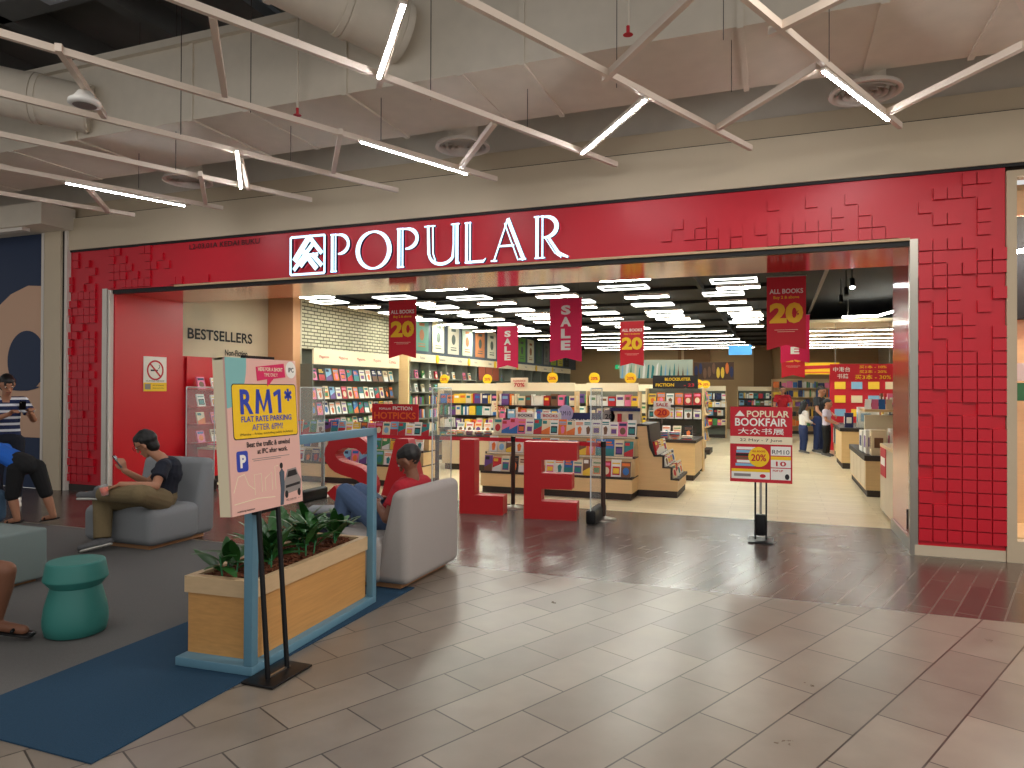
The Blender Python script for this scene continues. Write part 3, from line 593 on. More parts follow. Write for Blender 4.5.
def person(label,J,sk,tops,bots,vox=.007,sc=1.0,sleeve='short',legs='long',hairst='short',shoe=(shoe_g,sole),glasses=False,foot='shoe',chest_r=.155,hs=1.08,curl=(.6,.6),ease=0,loc=None):
    V={k:Vector(v) for k,v in J.items()}
    f=V['f'].normalized(); base=Vector(loc or (V['pel'].x,V['pel'].y,0))
    t=thing('person',label,'person',tuple(base))
    for k in V:
        if k not in('f','hd','hL','hR','upL','upR'): V[k]=V[k]-base
    hd=V.get('hd',f).normalized(); side=(V['sL']-V['sR']).normalized(); R=lambda x:x*sc
    b=MB()
    # torso, limbs
    mid=V['pel'].lerp(V['chest'],.5)
    limb(b,V['pel'],mid,R(.145),R(.13),sk,side,.66); limb(b,mid,V['chest'],R(.13),R(chest_r),sk,side,.66)
    nk=V['neck']; limb(b,V['chest'],nk,R(.14),R(.06),sk,side,.7)
    limb(b,V['sL'],V['sR'],R(.06),R(.06),sk)
    h=V['head']; hs=hs*sc
    limb(b,nk-Vector((0,0,.02)),h-Vector((0,0,.03)),R(.054),R(.05),sk)
    up=(h-nk).normalized(); up=(up-hd*up.dot(hd)).normalized(); sx=up.cross(hd)
    H=lambda a,bb,c:h+(hd*a+up*bb+sx*c)*hs
    limb(b,H(-.02,.035,0),H(.025,.035,0),.082*hs,.075*hs,sk,sx,1.05); limb(b,H(.015,-.02,0),H(.045,-.075,0),.066*hs,.042*hs,sk,sx,.95)
    limb(b,H(.088,.015,0),H(.108,-.025,0),.009*hs,.016*hs,sk,n=8); limb(b,H(.082,-.058,-.018),H(.082,-.058,.018),.011*hs,.011*hs,sk,n=8)
    for s in(-1,1): limb(b,H(-.005,.018,s*.082),H(-.012,-.022,s*.078),.016*hs,.011*hs,sk,hd,.8,n=8)
    for s,S in((1,'L'),(-1,'R')):
        limb(b,V['s'+S],V['e'+S],R(.052),R(.042),sk); limb(b,V['e'+S],V['w'+S],R(.043),R(.028),sk)
        hdv=V.get('h'+S,V['w'+S]-V['e'+S]); uu=V.get('up'+S,Vector((0,0,1)))
        hand(b,V['w'+S],hdv,uu,sk,curl[0 if s==1 else 1],s,R(1.0))
        limb(b,V['p'+S],V['k'+S],R(.083),R(.056),sk); limb(b,V['k'+S],V['k'+S].lerp(V['a'+S],.35),R(.056),R(.058),sk); limb(b,V['k'+S].lerp(V['a'+S],.35),V['a'+S],R(.058),R(.038),sk)
        limb(b,V['a'+S],V['t'+S].lerp(V['a'+S],.2),R(.036),R(.03),sk)
    fuse(b,'body',t,vox,2)
    # shirt
    b=MB(); g=R(.014)
    limb(b,V['pel']+Vector((0,0,-.02)),mid,R(.15)+g,R(.138)+g,tops,side,.70); limb(b,mid,V['chest'],R(.138)+g,R(chest_r)+g,tops,side,.70)
    limb(b,V['chest'],V['chest'].lerp(nk,.78),R(chest_r)+g*.6,R(.066)+g*.5,tops,side,.72,c1=False); limb(b,V['sL'],V['sR'],R(.068)+g*.5,R(.068)+g*.5,tops)
    fr={'short':.62,'long':1.0}[sleeve]
    for S in 'LR':
        e=V['s'+S].lerp(V['e'+S],fr); limb(b,V['s'+S],e,R(.062)+g*.6,R(.062 if sleeve=='short' else .048)+g,tops,c1=False)
        if sleeve=='long': limb(b,e,e.lerp(V['w'+S],.93),R(.05)+g*.7,R(.034)+g*.5,tops,c1=False)
    fuse(b,'shirt',t,max(vox,.007),2)
    # trousers
    b=MB()
    limb(b,V['pel']+Vector((0,0,-.015)),V['pel'].lerp(mid,.35),R(.155)+g,R(.145)+g*.6,bots,side,.74)
    for S in 'LR':
        limb(b,V['p'+S],V['k'+S] if legs!='brief' else V['p'+S].lerp(V['k'+S],.62),R(.096)+g+ease,R(.070 if legs!='brief' else .085)+g+ease,bots,c1=legs!='brief')
        if legs=='long':
            m=V['k'+S].lerp(V['a'+S],.92); limb(b,V['k'+S],m,R(.066)+g+ease,R(.052)+g+ease,bots,c1=False)
        elif legs=='short': limb(b,V['k'+S],V['k'+S].lerp(V['a'+S],.10),R(.068)+g,R(.07)+g,bots,c1=False)
    fuse(b,'trousers' if legs=='long' else 'shorts',t,max(vox,.008),2)
    for S in 'LR':
        d=(V['t'+S]-V['a'+S]); fl=d.normalized(); a=V['a'+S]; dn=Vector(V['k'+S]-V['a'+S]).normalized()
        if foot=='none': continue
        dnp=(dn-fl*dn.dot(fl)).normalized() if abs(dn.dot(fl))<.98 else Vector((0,0,1)); sd=fl.cross(dnp)
        heel=a-fl*R(.055)-dnp*R(.035); toe=V['t'+S]
        if foot=='shoe':
            b=MB(); limb(b,heel+dnp*R(.02),toe-dnp*R(.0),R(.044),R(.042),shoe[0],sd,.8); limb(b,a-dnp*R(.01),a.lerp(toe,.5),R(.05),R(.038),shoe[0],sd,.95); limb(b,a+dnp*R(.03),a-dnp*R(.01),R(.05),R(.052),shoe[0],sd,.95)
            o=fuse(b,'shoe',t,max(vox,.007),2)
            b=MB(); limb(b,heel-dnp*R(.012),toe-dnp*R(.034),R(.046),R(.046),shoe[1],sd,.32,n=18); b.build('sole',o)
        else:
            b=MB(); limb(b,heel-dnp*R(.005),toe-dnp*R(.022),R(.045),R(.045),blackm,sd,.25,n=18); limb(b,a.lerp(toe,.6)-sd*R(.04),a.lerp(toe,.6)+dnp*R(.012),R(.012),R(.012),blackm); limb(b,a.lerp(toe,.6)+dnp*R(.012),a.lerp(toe,.6)+sd*R(.04),R(.012),R(.012),blackm); b.build('sandal',t)
    # hair & face
    b=MB()
    limb(b,H(-.032,.048,0),H(.010,.054 if hairst=='short' else .060,0),.087*hs,.076*hs,hair_m,sx,1.0); limb(b,H(-.045,-.03,0) if hairst!='short' else H(-.034,.022,0),H(-.033,.05,0),(.068 if hairst!='short' else .070)*hs,.084*hs,hair_m,sx,.85)
    if hairst=='fringe':
        limb(b,H(-.02,.085,.0),H(.035,.075,.0),.072*hs,.062*hs,hair_m,sx,.9)
        for s in(-1,1): limb(b,H(-.01,.06,s*.068),H(-.005,.0,s*.074),.026*hs,.014*hs,hair_m,n=10); limb(b,H(.05,.066,s*.03),H(.074,.046,s*.032),.03*hs,.02*hs,hair_m,n=10)
    if hairst=='long':
        limb(b,H(-.05,.03,0),H(-.07,-.2,0),.09*hs,.075*hs,hair_m,sx,.6)
        for s in(-1,1): limb(b,H(-.0,.03,s*.075),H(-.02,-.16,s*.07),.03*hs,.028*hs,hair_m)
    fuse(b,'hair',t,max(vox,.007),1)
    b=MB(); m=MB()
    for s in(-1,1):
        e=MB()
        limb(e,H(.086,.012,s*.032),H(.0865,.012,s*.034),.0095*hs,.0095*hs,white_pr,n=8); limb(e,H(.0905,.010,s*.032),H(.091,.010,s*.032),.0078*hs,.0078*hs,black,n=8); e.build('eye',t)
        limb(b,H(.092,.034,s*.018),H(.084,.036,s*.05),.0055*hs,.0045*hs,hair_m,n=6)
    limb(m,H(.091,-.058,-.022),H(.091,-.058,.022),.005*hs,.005*hs,mat('lips',(140,76,66),.5),n=6)
    b.build('eyebrows',t); m.build('mouth',t)
    if glasses:
        b=MB()
        for s in(-1,1):
            b.tube([H(.108+.0*k,.012+.022*math.sin(k*PI/5),s*.034+.026*math.cos(k*PI/5)) for k in range(11)],.0022,black,5); b.cyl(H(.106,.016,s*.06),H(0,.02,s*.084),.002,black,n=5)
        b.cyl(H(.112,.016,-.008),H(.112,.016,.008),.002,black,n=5); b.build('glasses',t)
    return t
person('man in a dark navy tee and khaki trousers, legs crossed, reading his phone',
  dict(f=(-.8,-.6,0),hd=(-.86,-.3,-.42),pel=(-5.86,5.46,.50),chest=(-5.83,5.50,.74),neck=(-5.89,5.46,.89),head=(-6.01,5.38,1.02),sL=(-5.75,5.34,.81),sR=(-5.97,5.63,.81),
   eL=(-5.66,5.17,.64),wL=(-5.86,4.95,.675),hL=(-.85,-.3,-.35),upL=(0,0,1),eR=(-6.15,5.52,.60),wR=(-6.2,5.28,.755),hR=(-.05,-.25,.9),upR=(.9,-.3,.2),
   pL=(-5.80,5.36,.47),kL=(-5.66,4.99,.585),aL=(-6.17,4.97,.565),tL=(-6.44,4.99,.535),pR=(-5.94,5.50,.47),kR=(-6.22,5.06,.475),aR=(-6.15,4.995,.10),tR=(-6.27,4.87,.055)),
  skin,navy_cl,khaki,hairst='fringe',glasses=True,curl=(.35,.75),ease=.012)
def phone(loc,rot,label,parent=None):
    t=thing('phone',label,'phone',loc); t.rotation_euler=rot
    MB().rbox(-.037,.037,-.004,.004,-.075,.075,.0035,blackm).build('case',t); MB().box(-.033,.033,-.0052,-.004,-.068,.068,mat('phone_screen',(60,66,76),.2,emit=.4)).build('screen',t); MB().cyl((.02,.004,.055),(.02,.006,.055),.008,steel,n=10).build('camera_lens',t)
phone((-6.235,5.235,.85),(math.radians(-35),0,math.radians(-60)+PI),'black phone held up by the man in the navy tee')
t=thing('drink_cup','plastic cup of orange drink in the hand of the man with crossed legs','cup',(-5.955,4.865,.575),0)
t.rotation_euler=(.1,-.15,0)
MB().lathe([(.030,0),(.040,.105),(.038,.105),(.029,.002)],acryl,20).build('cup',t); MB().lathe([(.0,.003),(.029,.003),(.037,.08),(.0,.08)],mat('orange_drink',(222,84,40),.3),20).build('drink',t)
person('man in a red short-sleeved tee and jeans, head bowed over his phone',
  dict(f=(-1,0,0),hd=(-.86,0,-.48),pel=(-3.12,5.30,.50),chest=(-2.97,5.30,.72),neck=(-2.90,5.30,.85),head=(-2.92,5.28,.985),sL=(-2.91,5.11,.775),sR=(-2.91,5.49,.775),
   eL=(-2.99,5.02,.535),wL=(-3.16,5.16,.615),hL=(-.8,.4,.35),upL=(0,-.6,.8),eR=(-3.0,5.58,.56),wR=(-3.17,5.40,.62),hR=(-.8,-.45,.3),upR=(0,.6,.8),
   pL=(-3.2,5.21,.48),kL=(-3.48,5.16,.70),aL=(-3.60,5.16,.11),tL=(-3.76,5.14,.06),pR=(-3.2,5.39,.48),kR=(-3.5,5.42,.67),aR=(-3.56,5.44,.11),tR=(-3.73,5.46,.06)),
  skin_d,redcl,jeans,hairst='short',curl=(.7,.7))
phone((-3.25,5.275,.68),(math.radians(-55),0,-PI/2+PI),'dark phone held low in both hands of the man in red')
tag(MB().cyl((0,0,0),(0,0,.0),.03,blackm).lathe([(.033,-.012),(.036,0),(.033,.012)],blackm,18).build('wristwatch',None,(-3.145,5.145,.605)),'black watch on the wrist of the man in red','watch')
person('boy in a bright blue tee and black shorts leaning over a chair back',
  dict(f=(-1,-.1,0),hd=(-.9,-.1,-.3),pel=(-8.16,5.62,.72),chest=(-8.50,5.50,.86),neck=(-8.66,5.47,.93),head=(-8.80,5.45,1.03),sL=(-8.55,5.34,.87),sR=(-8.55,5.66,.87),
   eL=(-8.72,5.25,.76),wL=(-8.9,5.22,.84),eR=(-8.75,5.68,.76),wR=(-8.95,5.6,.82),pL=(-8.18,5.54,.66),kL=(-8.19,5.50,.36),aL=(-8.16,5.54,.08),tL=(-8.31,5.49,.04),pR=(-8.12,5.73,.66),kR=(-8.03,5.78,.36),aR=(-7.98,5.84,.08),tR=(-8.13,5.80,.04)),
  skin,bluecl,blackcl,legs='short',hairst='short',foot='sandal',sc=.88)
person('person in a navy and white striped top looking at a phone by the mural',
  dict(f=(.8,-.6,0),hd=(.85,-.3,-.35),pel=(-9.72,6.45,.92),chest=(-9.70,6.42,1.25),neck=(-9.68,6.41,1.46),head=(-9.62,6.38,1.62),sL=(-9.60,6.58,1.40),sR=(-9.82,6.27,1.40),
   eL=(-9.45,6.62,1.16),wL=(-9.24,6.42,1.27),hL=(.7,-.3,.5),eR=(-9.62,6.12,1.14),wR=(-9.3,6.2,1.25),hR=(.8,.0,.5),pL=(-9.66,6.53,.86),kL=(-9.64,6.52,.47),aL=(-9.66,6.55,.08),tL=(-9.50,6.45,.04),pR=(-9.77,6.37,.86),kR=(-9.74,6.33,.47),aR=(-9.77,6.36,.08),tR=(-9.61,6.26,.04)),
  skin,striped,navy_cl,hairst='fringe',shoe=(white,sole),vox=.008)
phone((-9.14,6.26,1.36),(math.radians(-40),0,math.radians(60)+PI),'dark phone held by the person in stripes')
person('seated person at lower left edge in dark shorts and black sandals',
  dict(f=(1,.1,0),pel=(-5.15,2.72,.53),chest=(-5.24,2.72,.80),neck=(-5.24,2.72,.98),head=(-5.2,2.72,1.13),sL=(-5.22,2.91,.90),sR=(-5.22,2.53,.90),eL=(-5.05,2.97,.66),wL=(-4.86,2.92,.62),eR=(-5.08,2.5,.66),wR=(-4.9,2.62,.60),
   pL=(-5.02,2.82,.51),kL=(-4.50,2.99,.455),aL=(-4.62,3.0,.10),tL=(-4.40,3.08,.06),pR=(-5.08,2.62,.51),kR=(-4.66,2.60,.48),aR=(-4.76,2.6,.10),tR=(-4.60,2.64,.06)),
  skin_d,navy_cl,blackcl,legs='brief',hairst='short',foot='sandal')

# ================================================================== SHOP INTERIOR
PAL={'red':(190,34,40),'orange':(232,120,44),'yellow':(240,200,60),'white':(238,236,228),'cream':(230,214,180),'pink':(232,120,160),'navy':(34,44,92),'blue':(48,110,180),
     'teal':(40,130,130),'green':(70,140,80),'black':(30,28,30),'brown':(120,84,58),'purple':(108,70,140),'sky blue':(130,180,214)}
CM={k:mat('cover_'+k.replace(' ','_'),v,.45) for k,v in PAL.items()}
CN=list(PAL)
page_m=mat('page_cream',(232,226,208),.8)
VAR=[]
rv=random.Random(21)
WT=['white','cream','white','pink','yellow','cream','sky blue','white','red','orange','cream','blue','white','green','black','cream','teal','white','brown','navy','pink','purple']
for i in range(44):
    c=WT[i%22]; a,d=rv.sample([k for k in CN+['white','cream','red','orange'] if k!=c],2)
    b=MB(); b.box(-.5,.5,0,1,0,1,CM[c]); b.box(-.47,.505,.12,.88,.01,1.004,page_m); e=-.05; st_=i%5
    if st_==0: b.box(-.4,.4,e,0,.72,.9,CM[a]); b.prism(ell(0,.38,.32,.24,14),e,0,CM[d])
    elif st_==1: b.box(-.5,.5,e,0,.0,.45,CM[a]); b.box(-.36,.36,e,0,.62,.7,CM[d]); b.box(-.36,.2,e,0,.76,.86,CM[d])
    elif st_==2: b.box(-.38,.38,e,0,.12,.6,CM[a]); b.box(-.3,.3,2*e,e,.2,.5,CM[d]); b.box(-.4,.4,e,0,.74,.82,CM[d])
    elif st_==3: b.prism([(-.5,.0),(.5,.0),(.5,.55),(-.5,.25)],e,0,CM[a]); b.box(-.4,.1,e,0,.72,.92,CM[d])
    else: b.prism([(-.1,.1),(.2,.12),(.3,.45),(.1,.62),(-.2,.5)],e,0,CM[a]); b.box(-.42,.42,e,0,.78,.86,CM[d]); b.box(-.42,.42,e,0,.68,.73,CM[d])
    me_o=b.build('book'); VAR.append((c,me_o.data)); bpy.data.objects.remove(me_o)
rb=random.Random(4)
NB=[0]
def book(loc,w,h,th,rz,tilt,label,group,name='book',cat='book',cols=None):
    while True:
        c,me=rb.choice(VAR)
        if not cols or c in cols: break
    o=bpy.data.objects.new(name,me); COL.objects.link(o); o.location=loc; o.scale=(w,th,h); o.rotation_euler=(tilt,0,rz)
    tag(o,label.replace('COLOUR',c),cat,group); NB[0]+=1; return o
def fix(loc,rz): return Matrix.Translation(loc)@Matrix.Rotation(rz,4,'Z')
TIER=('lowest','second','third','fourth','top')
def row(M,rz,x0,x1,n,y,z,w,h,tilt,where,group,name='book',cat='book',jit=.1,th=.025,cols=None,skip=0):
    for i in range(n):
        if skip and rb.random()<skip: continue
        x=x0+(x1-x0)*(i+.5)/n; hh=h*rb.uniform(1-jit,1+jit); ww=w*rb.uniform(1-jit*.5,1+jit*.5)
        book(M@Vector((x,y,z)),ww,hh,th,rz,tilt,'COLOUR %s, %s from left on %s'%(cat,ordn(i),where),group,name,cat,cols)
def stepped(name,label,loc,rz,w,n,base,rise,dep,kick=.10,back=None,cat='display table'):
    t=thing(name,label,cat,loc,rz); D=dep*n+.1
    MB().box(-w/2,w/2,0,D,kick,base,wood_l).build('base',t); MB().box(-w/2+.02,w/2-.02,.03,D-.03,0,kick,kick_m).build('kickboard',t)
    for k in range(n):
        b=MB(); b.box(-w/2,w/2,k*dep,D,base+k*rise,base+k*rise+.02,kick_m); b.box(-w/2,w/2,k*dep-.012,k*dep,base+k*rise,base+k*rise+.035,kick_m)
        b.build('tier',t)
        MB().box(-w/2+.03,w/2-.03,k*dep-.016,k*dep-.012,base+k*rise+.004,base+k*rise+.031,cream_pr).build('price_strip',t) if k else None
        MB().box(-w/2,w/2,k*dep+dep,D,base+k*rise+.02,base+(k+1)*rise,wood_l).build('riser',t) if k<n-1 else None
    if back: MB().box(-w/2,w/2,D-.03,D,base+(n-1)*rise,back,wood_l).build('back_panel',t)
    return t
def shelfunit(label,loc,rz,w,h,d,zs,bm_=dgrey,sm=wood_l,head=None,headtxt=None,name='bookshelf',sides=True):
    t=thing(name,label,'bookshelf',loc,rz)
    MB().box(-w/2,w/2,d-.02,d,0,h,bm_).build('back_panel',t)
    for s in((-1,1) if sides else ()): MB().box(s*w/2-.012,s*w/2+.012,0,d,0,h,sm).build('side_panel',t)
    for z in zs: MB().box(-w/2+.012,w/2-.012,.0,d-.02,z-.02,z,kick_m if bm_ is dgrey else sm).build('shelf',t)
    MB().box(-w/2+.012,w/2-.012,.03,d-.02,0,.10,kick_m).build('kickboard',t)
    if head:
        o=MB().box(-w/2,w/2,-.02,.02,h,h+head,cream_pr).build('header',t)
        if headtxt:
            b=MB(); m=len(headtxt)
            for i,s in enumerate(headtxt): b.text(s,-w/2+w*(i+.5)/m,h+head*.35,head*.24,red_pr,None,-.025,bold=.004)
            b.build('lettering',o)
    return t

# A. bestseller shelves on the left wall (face +X)
rz=PI/2
t=shelfunit('red wall shelves under the BESTSELLERS lettering',(WL+.26,10.2,0),rz,1.95,2.12,.24,(.66,.98,1.28,1.58),red_in,red_in,sides=False)
MA=fix((WL+.26,10.2,0),rz)
for k,z in enumerate((.66,.98,1.28,1.58)): row(MA,rz,-.95,.95,6,.06,z,.17,.22,-.25,'the %s red bestseller shelf'%TIER[k],'bestsellers on the red shelves',cols=('white','cream','yellow','green','sky blue','pink','orange'))
t=thing('counter','red fronted counter under the bestseller shelves','counter',(WL+.46,10.2,0),rz)
MB().box(-.95,.95,-.15,.19,.12,.56,red_in).build('body',t); MB().box(-.97,.97,-.17,.19,.56,.59,cream).build('worktop',t); MB().box(-.93,.93,-.11,.17,0,.12,kick_m).build('kickboard',t)
for i in range(5):
    for j in range(2): book(MA@Vector((-.75+i*.36,-.30,.592+j*.03)),.17,.03,.2,rz,0,'COLOUR book lying %s, pile %s from left on red counter'%(('underneath','on top')[j],ordn(i)),'books lying on the red counter')
t=thing('notice','white and blue paper notice above the red bestseller shelves','notice',(WL+.02,9.45,1.82),rz)
MB().box(-.16,.16,0,.008,0,.24,white_pr).build('paper',t); b=MB(); b.box(-.15,.15,-.002,0,.03,.06,navy_pr); b.box(-.13,.13,-.002,0,.12,.2,mat('sky_print',(150,190,220),.6)); b.build('printing',t)
b=MB(); M=T((WL+.012,0,0),rz)
b.text('BESTSELLERS',10.05,2.44,.19,black,M,0,w=1.58); b.text('Non-Fiction',10.42,2.19,.11,black,M,0,w=.58)
tag(b.build('wall_lettering'),'black BESTSELLERS Non-Fiction lettering on the cream wall','lettering')
t=thing('no_smoking_sign','no smoking sign in white and yellow on the red wall','sign',(WL+.004,8.60,1.54),rz)
MB().box(-.225,.225,0,.006,0,.56,white_pr,T((0,-.006,0))).build('board',t)
b=MB(); y=-.008
ring=[(.15*math.cos(2*PI*k/30),.34+.15*math.sin(2*PI*k/30)) for k in range(31)]; b.stroke(ring,.028,y-.002,y,red_pr); b.stroke([(-.1,.44),(.1,.24)],.026,y-.004,y,red_pr)
b.box(-.09,.05,y-.001,y,.325,.35,blk_pr); b.stroke([(.06,.36),(.09,.40),(.07,.43)],.012,y-.001,y,blk_pr); b.text('DILARANG MEROKOK',0,.155,.024,blk_pr,None,y-.002,w=.36); b.box(-.225,.225,y-.001,y,0,.14,yellow)
b.box(-.2,-.09,y-.002,y,.03,.12,grey_pr); b.text('NO SMOKING',.06,.085,.02,blk_pr,None,y-.003,w=.22); b.text('DENDA RM10,000',.06,.04,.018,blk_pr,None,y-.003,w=.22); b.build('printing',t)

# B. magazine wall (face +X)
t=shelfunit('long magazine wall shelves under the white brick wall',(X1+.30,13.2,0),rz,3.34,2.08,.29,(.36,.72,1.06,1.38,1.76),dgrey,dgrey,.31,('Magazines','Magazines','Magazines','Magazines','Comics'))
MB_=fix((X1+.30,13.2,0),rz)
for k,z in enumerate((.36,.72,1.06,1.38,1.76)):
    row(MB_,rz,-1.62,1.62,(15,15,15,15,13)[k],.08,z,.19 if k==4 else .17,.26,-.22,'the %s magazine wall shelf'%TIER[k],'magazines on the magazine wall','magazine','magazine',.08,.008)
b=MB(); b.box(-1.6,1.6,.01,.02,1.70,1.74,cream_pr); 

# E. hot picks gondola (faces -Y)
st1=stepped('display_table','stepped birch book table behind the letters S and A',(-6.85,10.0,0),0,2.9,3,.32,.23,.2)
ME=fix((-6.85,10.0,0),0)
for k in range(3): row(ME,0,-1.42,1.42,(18,18,19)[k],.05+k*.2,.345+k*.23,.14,.215,-.18,'%s tier of table behind S and A'%TIER[k],'books on the table behind the letters S and A')
t=thing('hot_picks_sign','red POPULAR FICTION HOTPICKS sign above the stepped table','sign',(-6.2,10.66,1.0))
MB().box(-.455,.455,0,.02,.02,.33,red_pr).build('board',t); b=MB(); b.text('POPULAR',-.19,.23,.035,white_pr,None,w=.24); b.text('FICTION',.15,.225,.065,white_pr,None,w=.38); b.text('HOTPICKS',0,.07,.12,orange_pr,None,w=.82); b.build('lettering',t)
for s in(-1,1): MB().cyl((s*.35,.01,.02),(s*.35,.01,-.215),.008,steel,n=6).build('post',t)

# F. long front table behind L and E (faces -Y)
stepped('display_table','long stepped birch book table behind the letters L and E',(-3.13,10.03,0),0,2.36,3,.30,.28,.2)
MF=fix((-3.13,10.03,0),0)
for k in range(3): row(MF,0,-1.15,1.15,(16,16,17)[k],.05+k*.2,.325+k*.28,.137,.235,-.18,'%s tier of long table behind L and E'%TIER[k],'books on the long table behind the letters L and E')
MB_side=MB(); 
t=thing('shelf_sign','navy POPULAR CHOICE sign with a lilac price disc','sign',(-2.85,10.70,.97))
MB().box(-.32,.32,0,.02,0,.26,navy_pr).build('board',t); b=MB(); b.text('POPULAR CHOICE',.02,.09,.07,white_pr,None,w=.52); b.build('lettering',t)
o=MB().prism(ell(-.28,.25,.12,.13),-.03,-.015,mat('lilac_print',(190,180,220),.6)).build('price_disc',t); MB().text('RM10',-.28,.215,.07,navy_pr,None,-.034,w=.17).build('lettering',o)
t=thing('price_disc','round grey 20 price disc above the front table','sign',(-2.44,10.68,1.18))
MB().prism(ell(0,0,.10,.11),0,.012,grey_pr).build('board',t); MB().text('20',0,-.04,.08,blk_pr,None,-.003,w=.12).build('lettering',t); MB().cyl((0,.006,-.11),(0,.006,-.29),.006,steel,n=6).build('stem',t)
t=thing('display_rack','white gift rack with a navy header at the right end of the front table','rack',(-2.18,10.58,.885))
b=MB(); b.box(-.23,.23,.1,.12,0,.43,cream_pr); b.build('back_panel',t); MB().box(-.23,.23,.06,.1,.38,.43,navy_pr).build('header',t)
for i in range(5): MB().box(-.2+i*.085,-.14+i*.085,.06,.1,.03+.17*(i%2),.17+.17*(i%2),CM[('purple','red','yellow','navy','teal')[i]]).build('gift_pack',t)

# G. stair gondola with its profile to the front
t=thing('stepped_gondola','birch stair shaped book stand stepping down towards the aisle','display table',(-1.67,10.52,0))
prof=[(-.30,.10),(.30,.10),(.30,.27),(.21,.27),(.21,.44),(.09,.44),(.09,.61),(-.04,.61),(-.10,.74),(-.14,1.06),(-.30,1.06)]
MB().prism(prof,0,1.0,wood_l).build('body',t); MB().box(-.29,.29,.02,.98,0,.10,kick_m).build('kickboard',t)
b=MB(); b.stroke([(.32,.275),(.21,.275),(.21,.445),(.09,.445),(.09,.615),(-.04,.615),(-.10,.745),(-.14,1.065),(-.30,1.065)],.035,-.012,1.0,kick_m); b.build('step_edging',t)
MG=fix((-1.67,10.52,0),PI/2)
for k,(x,z) in enumerate(((.20,.29),(.08,.46),(-.05,.63))):
    for i in range(4):
        book((-1.67+x+.06,10.62+i*.23,z),.17,.2,.03,PI/2-.15,-.22,'COLOUR book, %s from front on %s step of the stair shaped stand'%(ordn(i),('lowest','middle','top')[k]),'books on the stair shaped stand',cols=('yellow','white','orange','red','blue','cream'))
t=thing('price_card','white and red 20 price card on a stem above the stair shaped stand','sign',(-1.66,10.9,1.08))
MB().cyl((0,0,0),(0,0,.1),.006,steel,n=6).build('stem',t); MB().box(-.13,.13,0,.01,.08,.34,white_pr).build('card',t); b=MB(); b.text('SALE',0,.26,.05,red_pr,None,w=.18); b.prism(ell(0,.16,.12,.075),-.003,0,orange_pr); b.text('20',0,.12,.09,red_pr,None,-.006,w=.15); b.build('printing',t)

# H. table with stacks and fiction shelf behind
t=thing('book_table','birch table with dark top piled with books before the fiction shelf','table',(-1.95,12.62,0))
MB().box(-.62,.60,0,1.25,.10,.66,wood_l).build('body',t); MB().box(-.64,.62,-.02,1.27,.66,.71,kick_m).build('top',t); MB().box(-.6,.57,.03,1.22,0,.1,kick_m).build('kickboard',t)
for i in range(5):
    for j in range(4):
        if i>3 and j>1: continue
        book((-2.35+i*.21,12.75,.712+j*.032),.18,.03,.22,0,0,'COLOUR book, %s up in pile %s from left on table before fiction shelf'%(ordn(j),ordn(i)),'piles on the table before the fiction shelf')
for i in range(5): book((-2.35+i*.2,13.3,.712),.15,.22,.025,0,-.25,'COLOUR book standing, %s from left behind piles before fiction shelf'%ordn(i),'books standing behind the piles')
shelfunit('birch fiction shelf under the BLOCKBUSTER FICTION sign',(-1.92,14.15,0),0,1.1,1.62,.3,(.4,.72,1.02,1.30),dgrey)
MH=fix((-1.92,14.15,0),0)
for k,z in enumerate((1.02,1.30)): row(MH,0,-.53,.53,6,.06,z,.15,.22,-.15,'%s shelf under the blockbuster sign'%('lower','upper')[k],'books on the fiction shelf',cols=('sky blue','blue','red','orange','white','yellow'))
t=thing('fiction_sign','black BLOCKBUSTER FICTION sign with yellow letters on the birch shelf','sign',(-1.90,14.16,1.62))
MB().box(-.44,.44,0,.02,0,.26,blk_pr).build('board',t); b=MB(); b.text('BLOCKBUSTER',.05,.155,.06,yellow,None,w=.5); b.text('FICTION',-.2,.04,.065,yellow,None,w=.36); b.text('- 23',.27,.04,.06,red_pr,None,w=.2); b.build('lettering',t)

# I. aisle racks facing +X
for i,y in enumerate((15.0,16.6,18.3)):
    w=('nearest, beside the fiction shelf','middle of three along the aisle','farthest along the aisle')[i]
    t=thing('aisle_rack','birch rack of slanted books at the aisle end, '+w,'rack',(-1.62,y,0),PI/2,'aisle end racks')
    MB().box(-.42,.42,.10,.16,0,1.62,wood_l).build('back_panel',t); MB().box(-.42,.42,-.06,.16,0,.12,kick_m).build('kickboard',t)
    for k in range(4): MB().box(-.42,.42,-.02,.10,.34+k*.32,.36+k*.32,wood_l).build('ledge',t)
    for k in range(4):
        for j in range(4): book(fix((-1.62,y,0),PI/2)@Vector((-.32+j*.21,.02,.362+k*.32)),.15,.23,.03,PI/2,-.2,'COLOUR book, %s along ledge %s of the %s aisle rack'%(ordn(j),ordn(k),('nearest','middle','farthest')[i]),'books on the aisle racks')
    t=thing('price_tag','yellow round price tag on the aisle rack, '+w,'tag',(-1.66,y-.35,1.64)); MB().prism(ell(0,.09,.10,.10,18),0,.01,yellow).build('card',t); MB().text('20%',0,.06,.06,red_pr,None,-.003,w=.14).build('lettering',t)

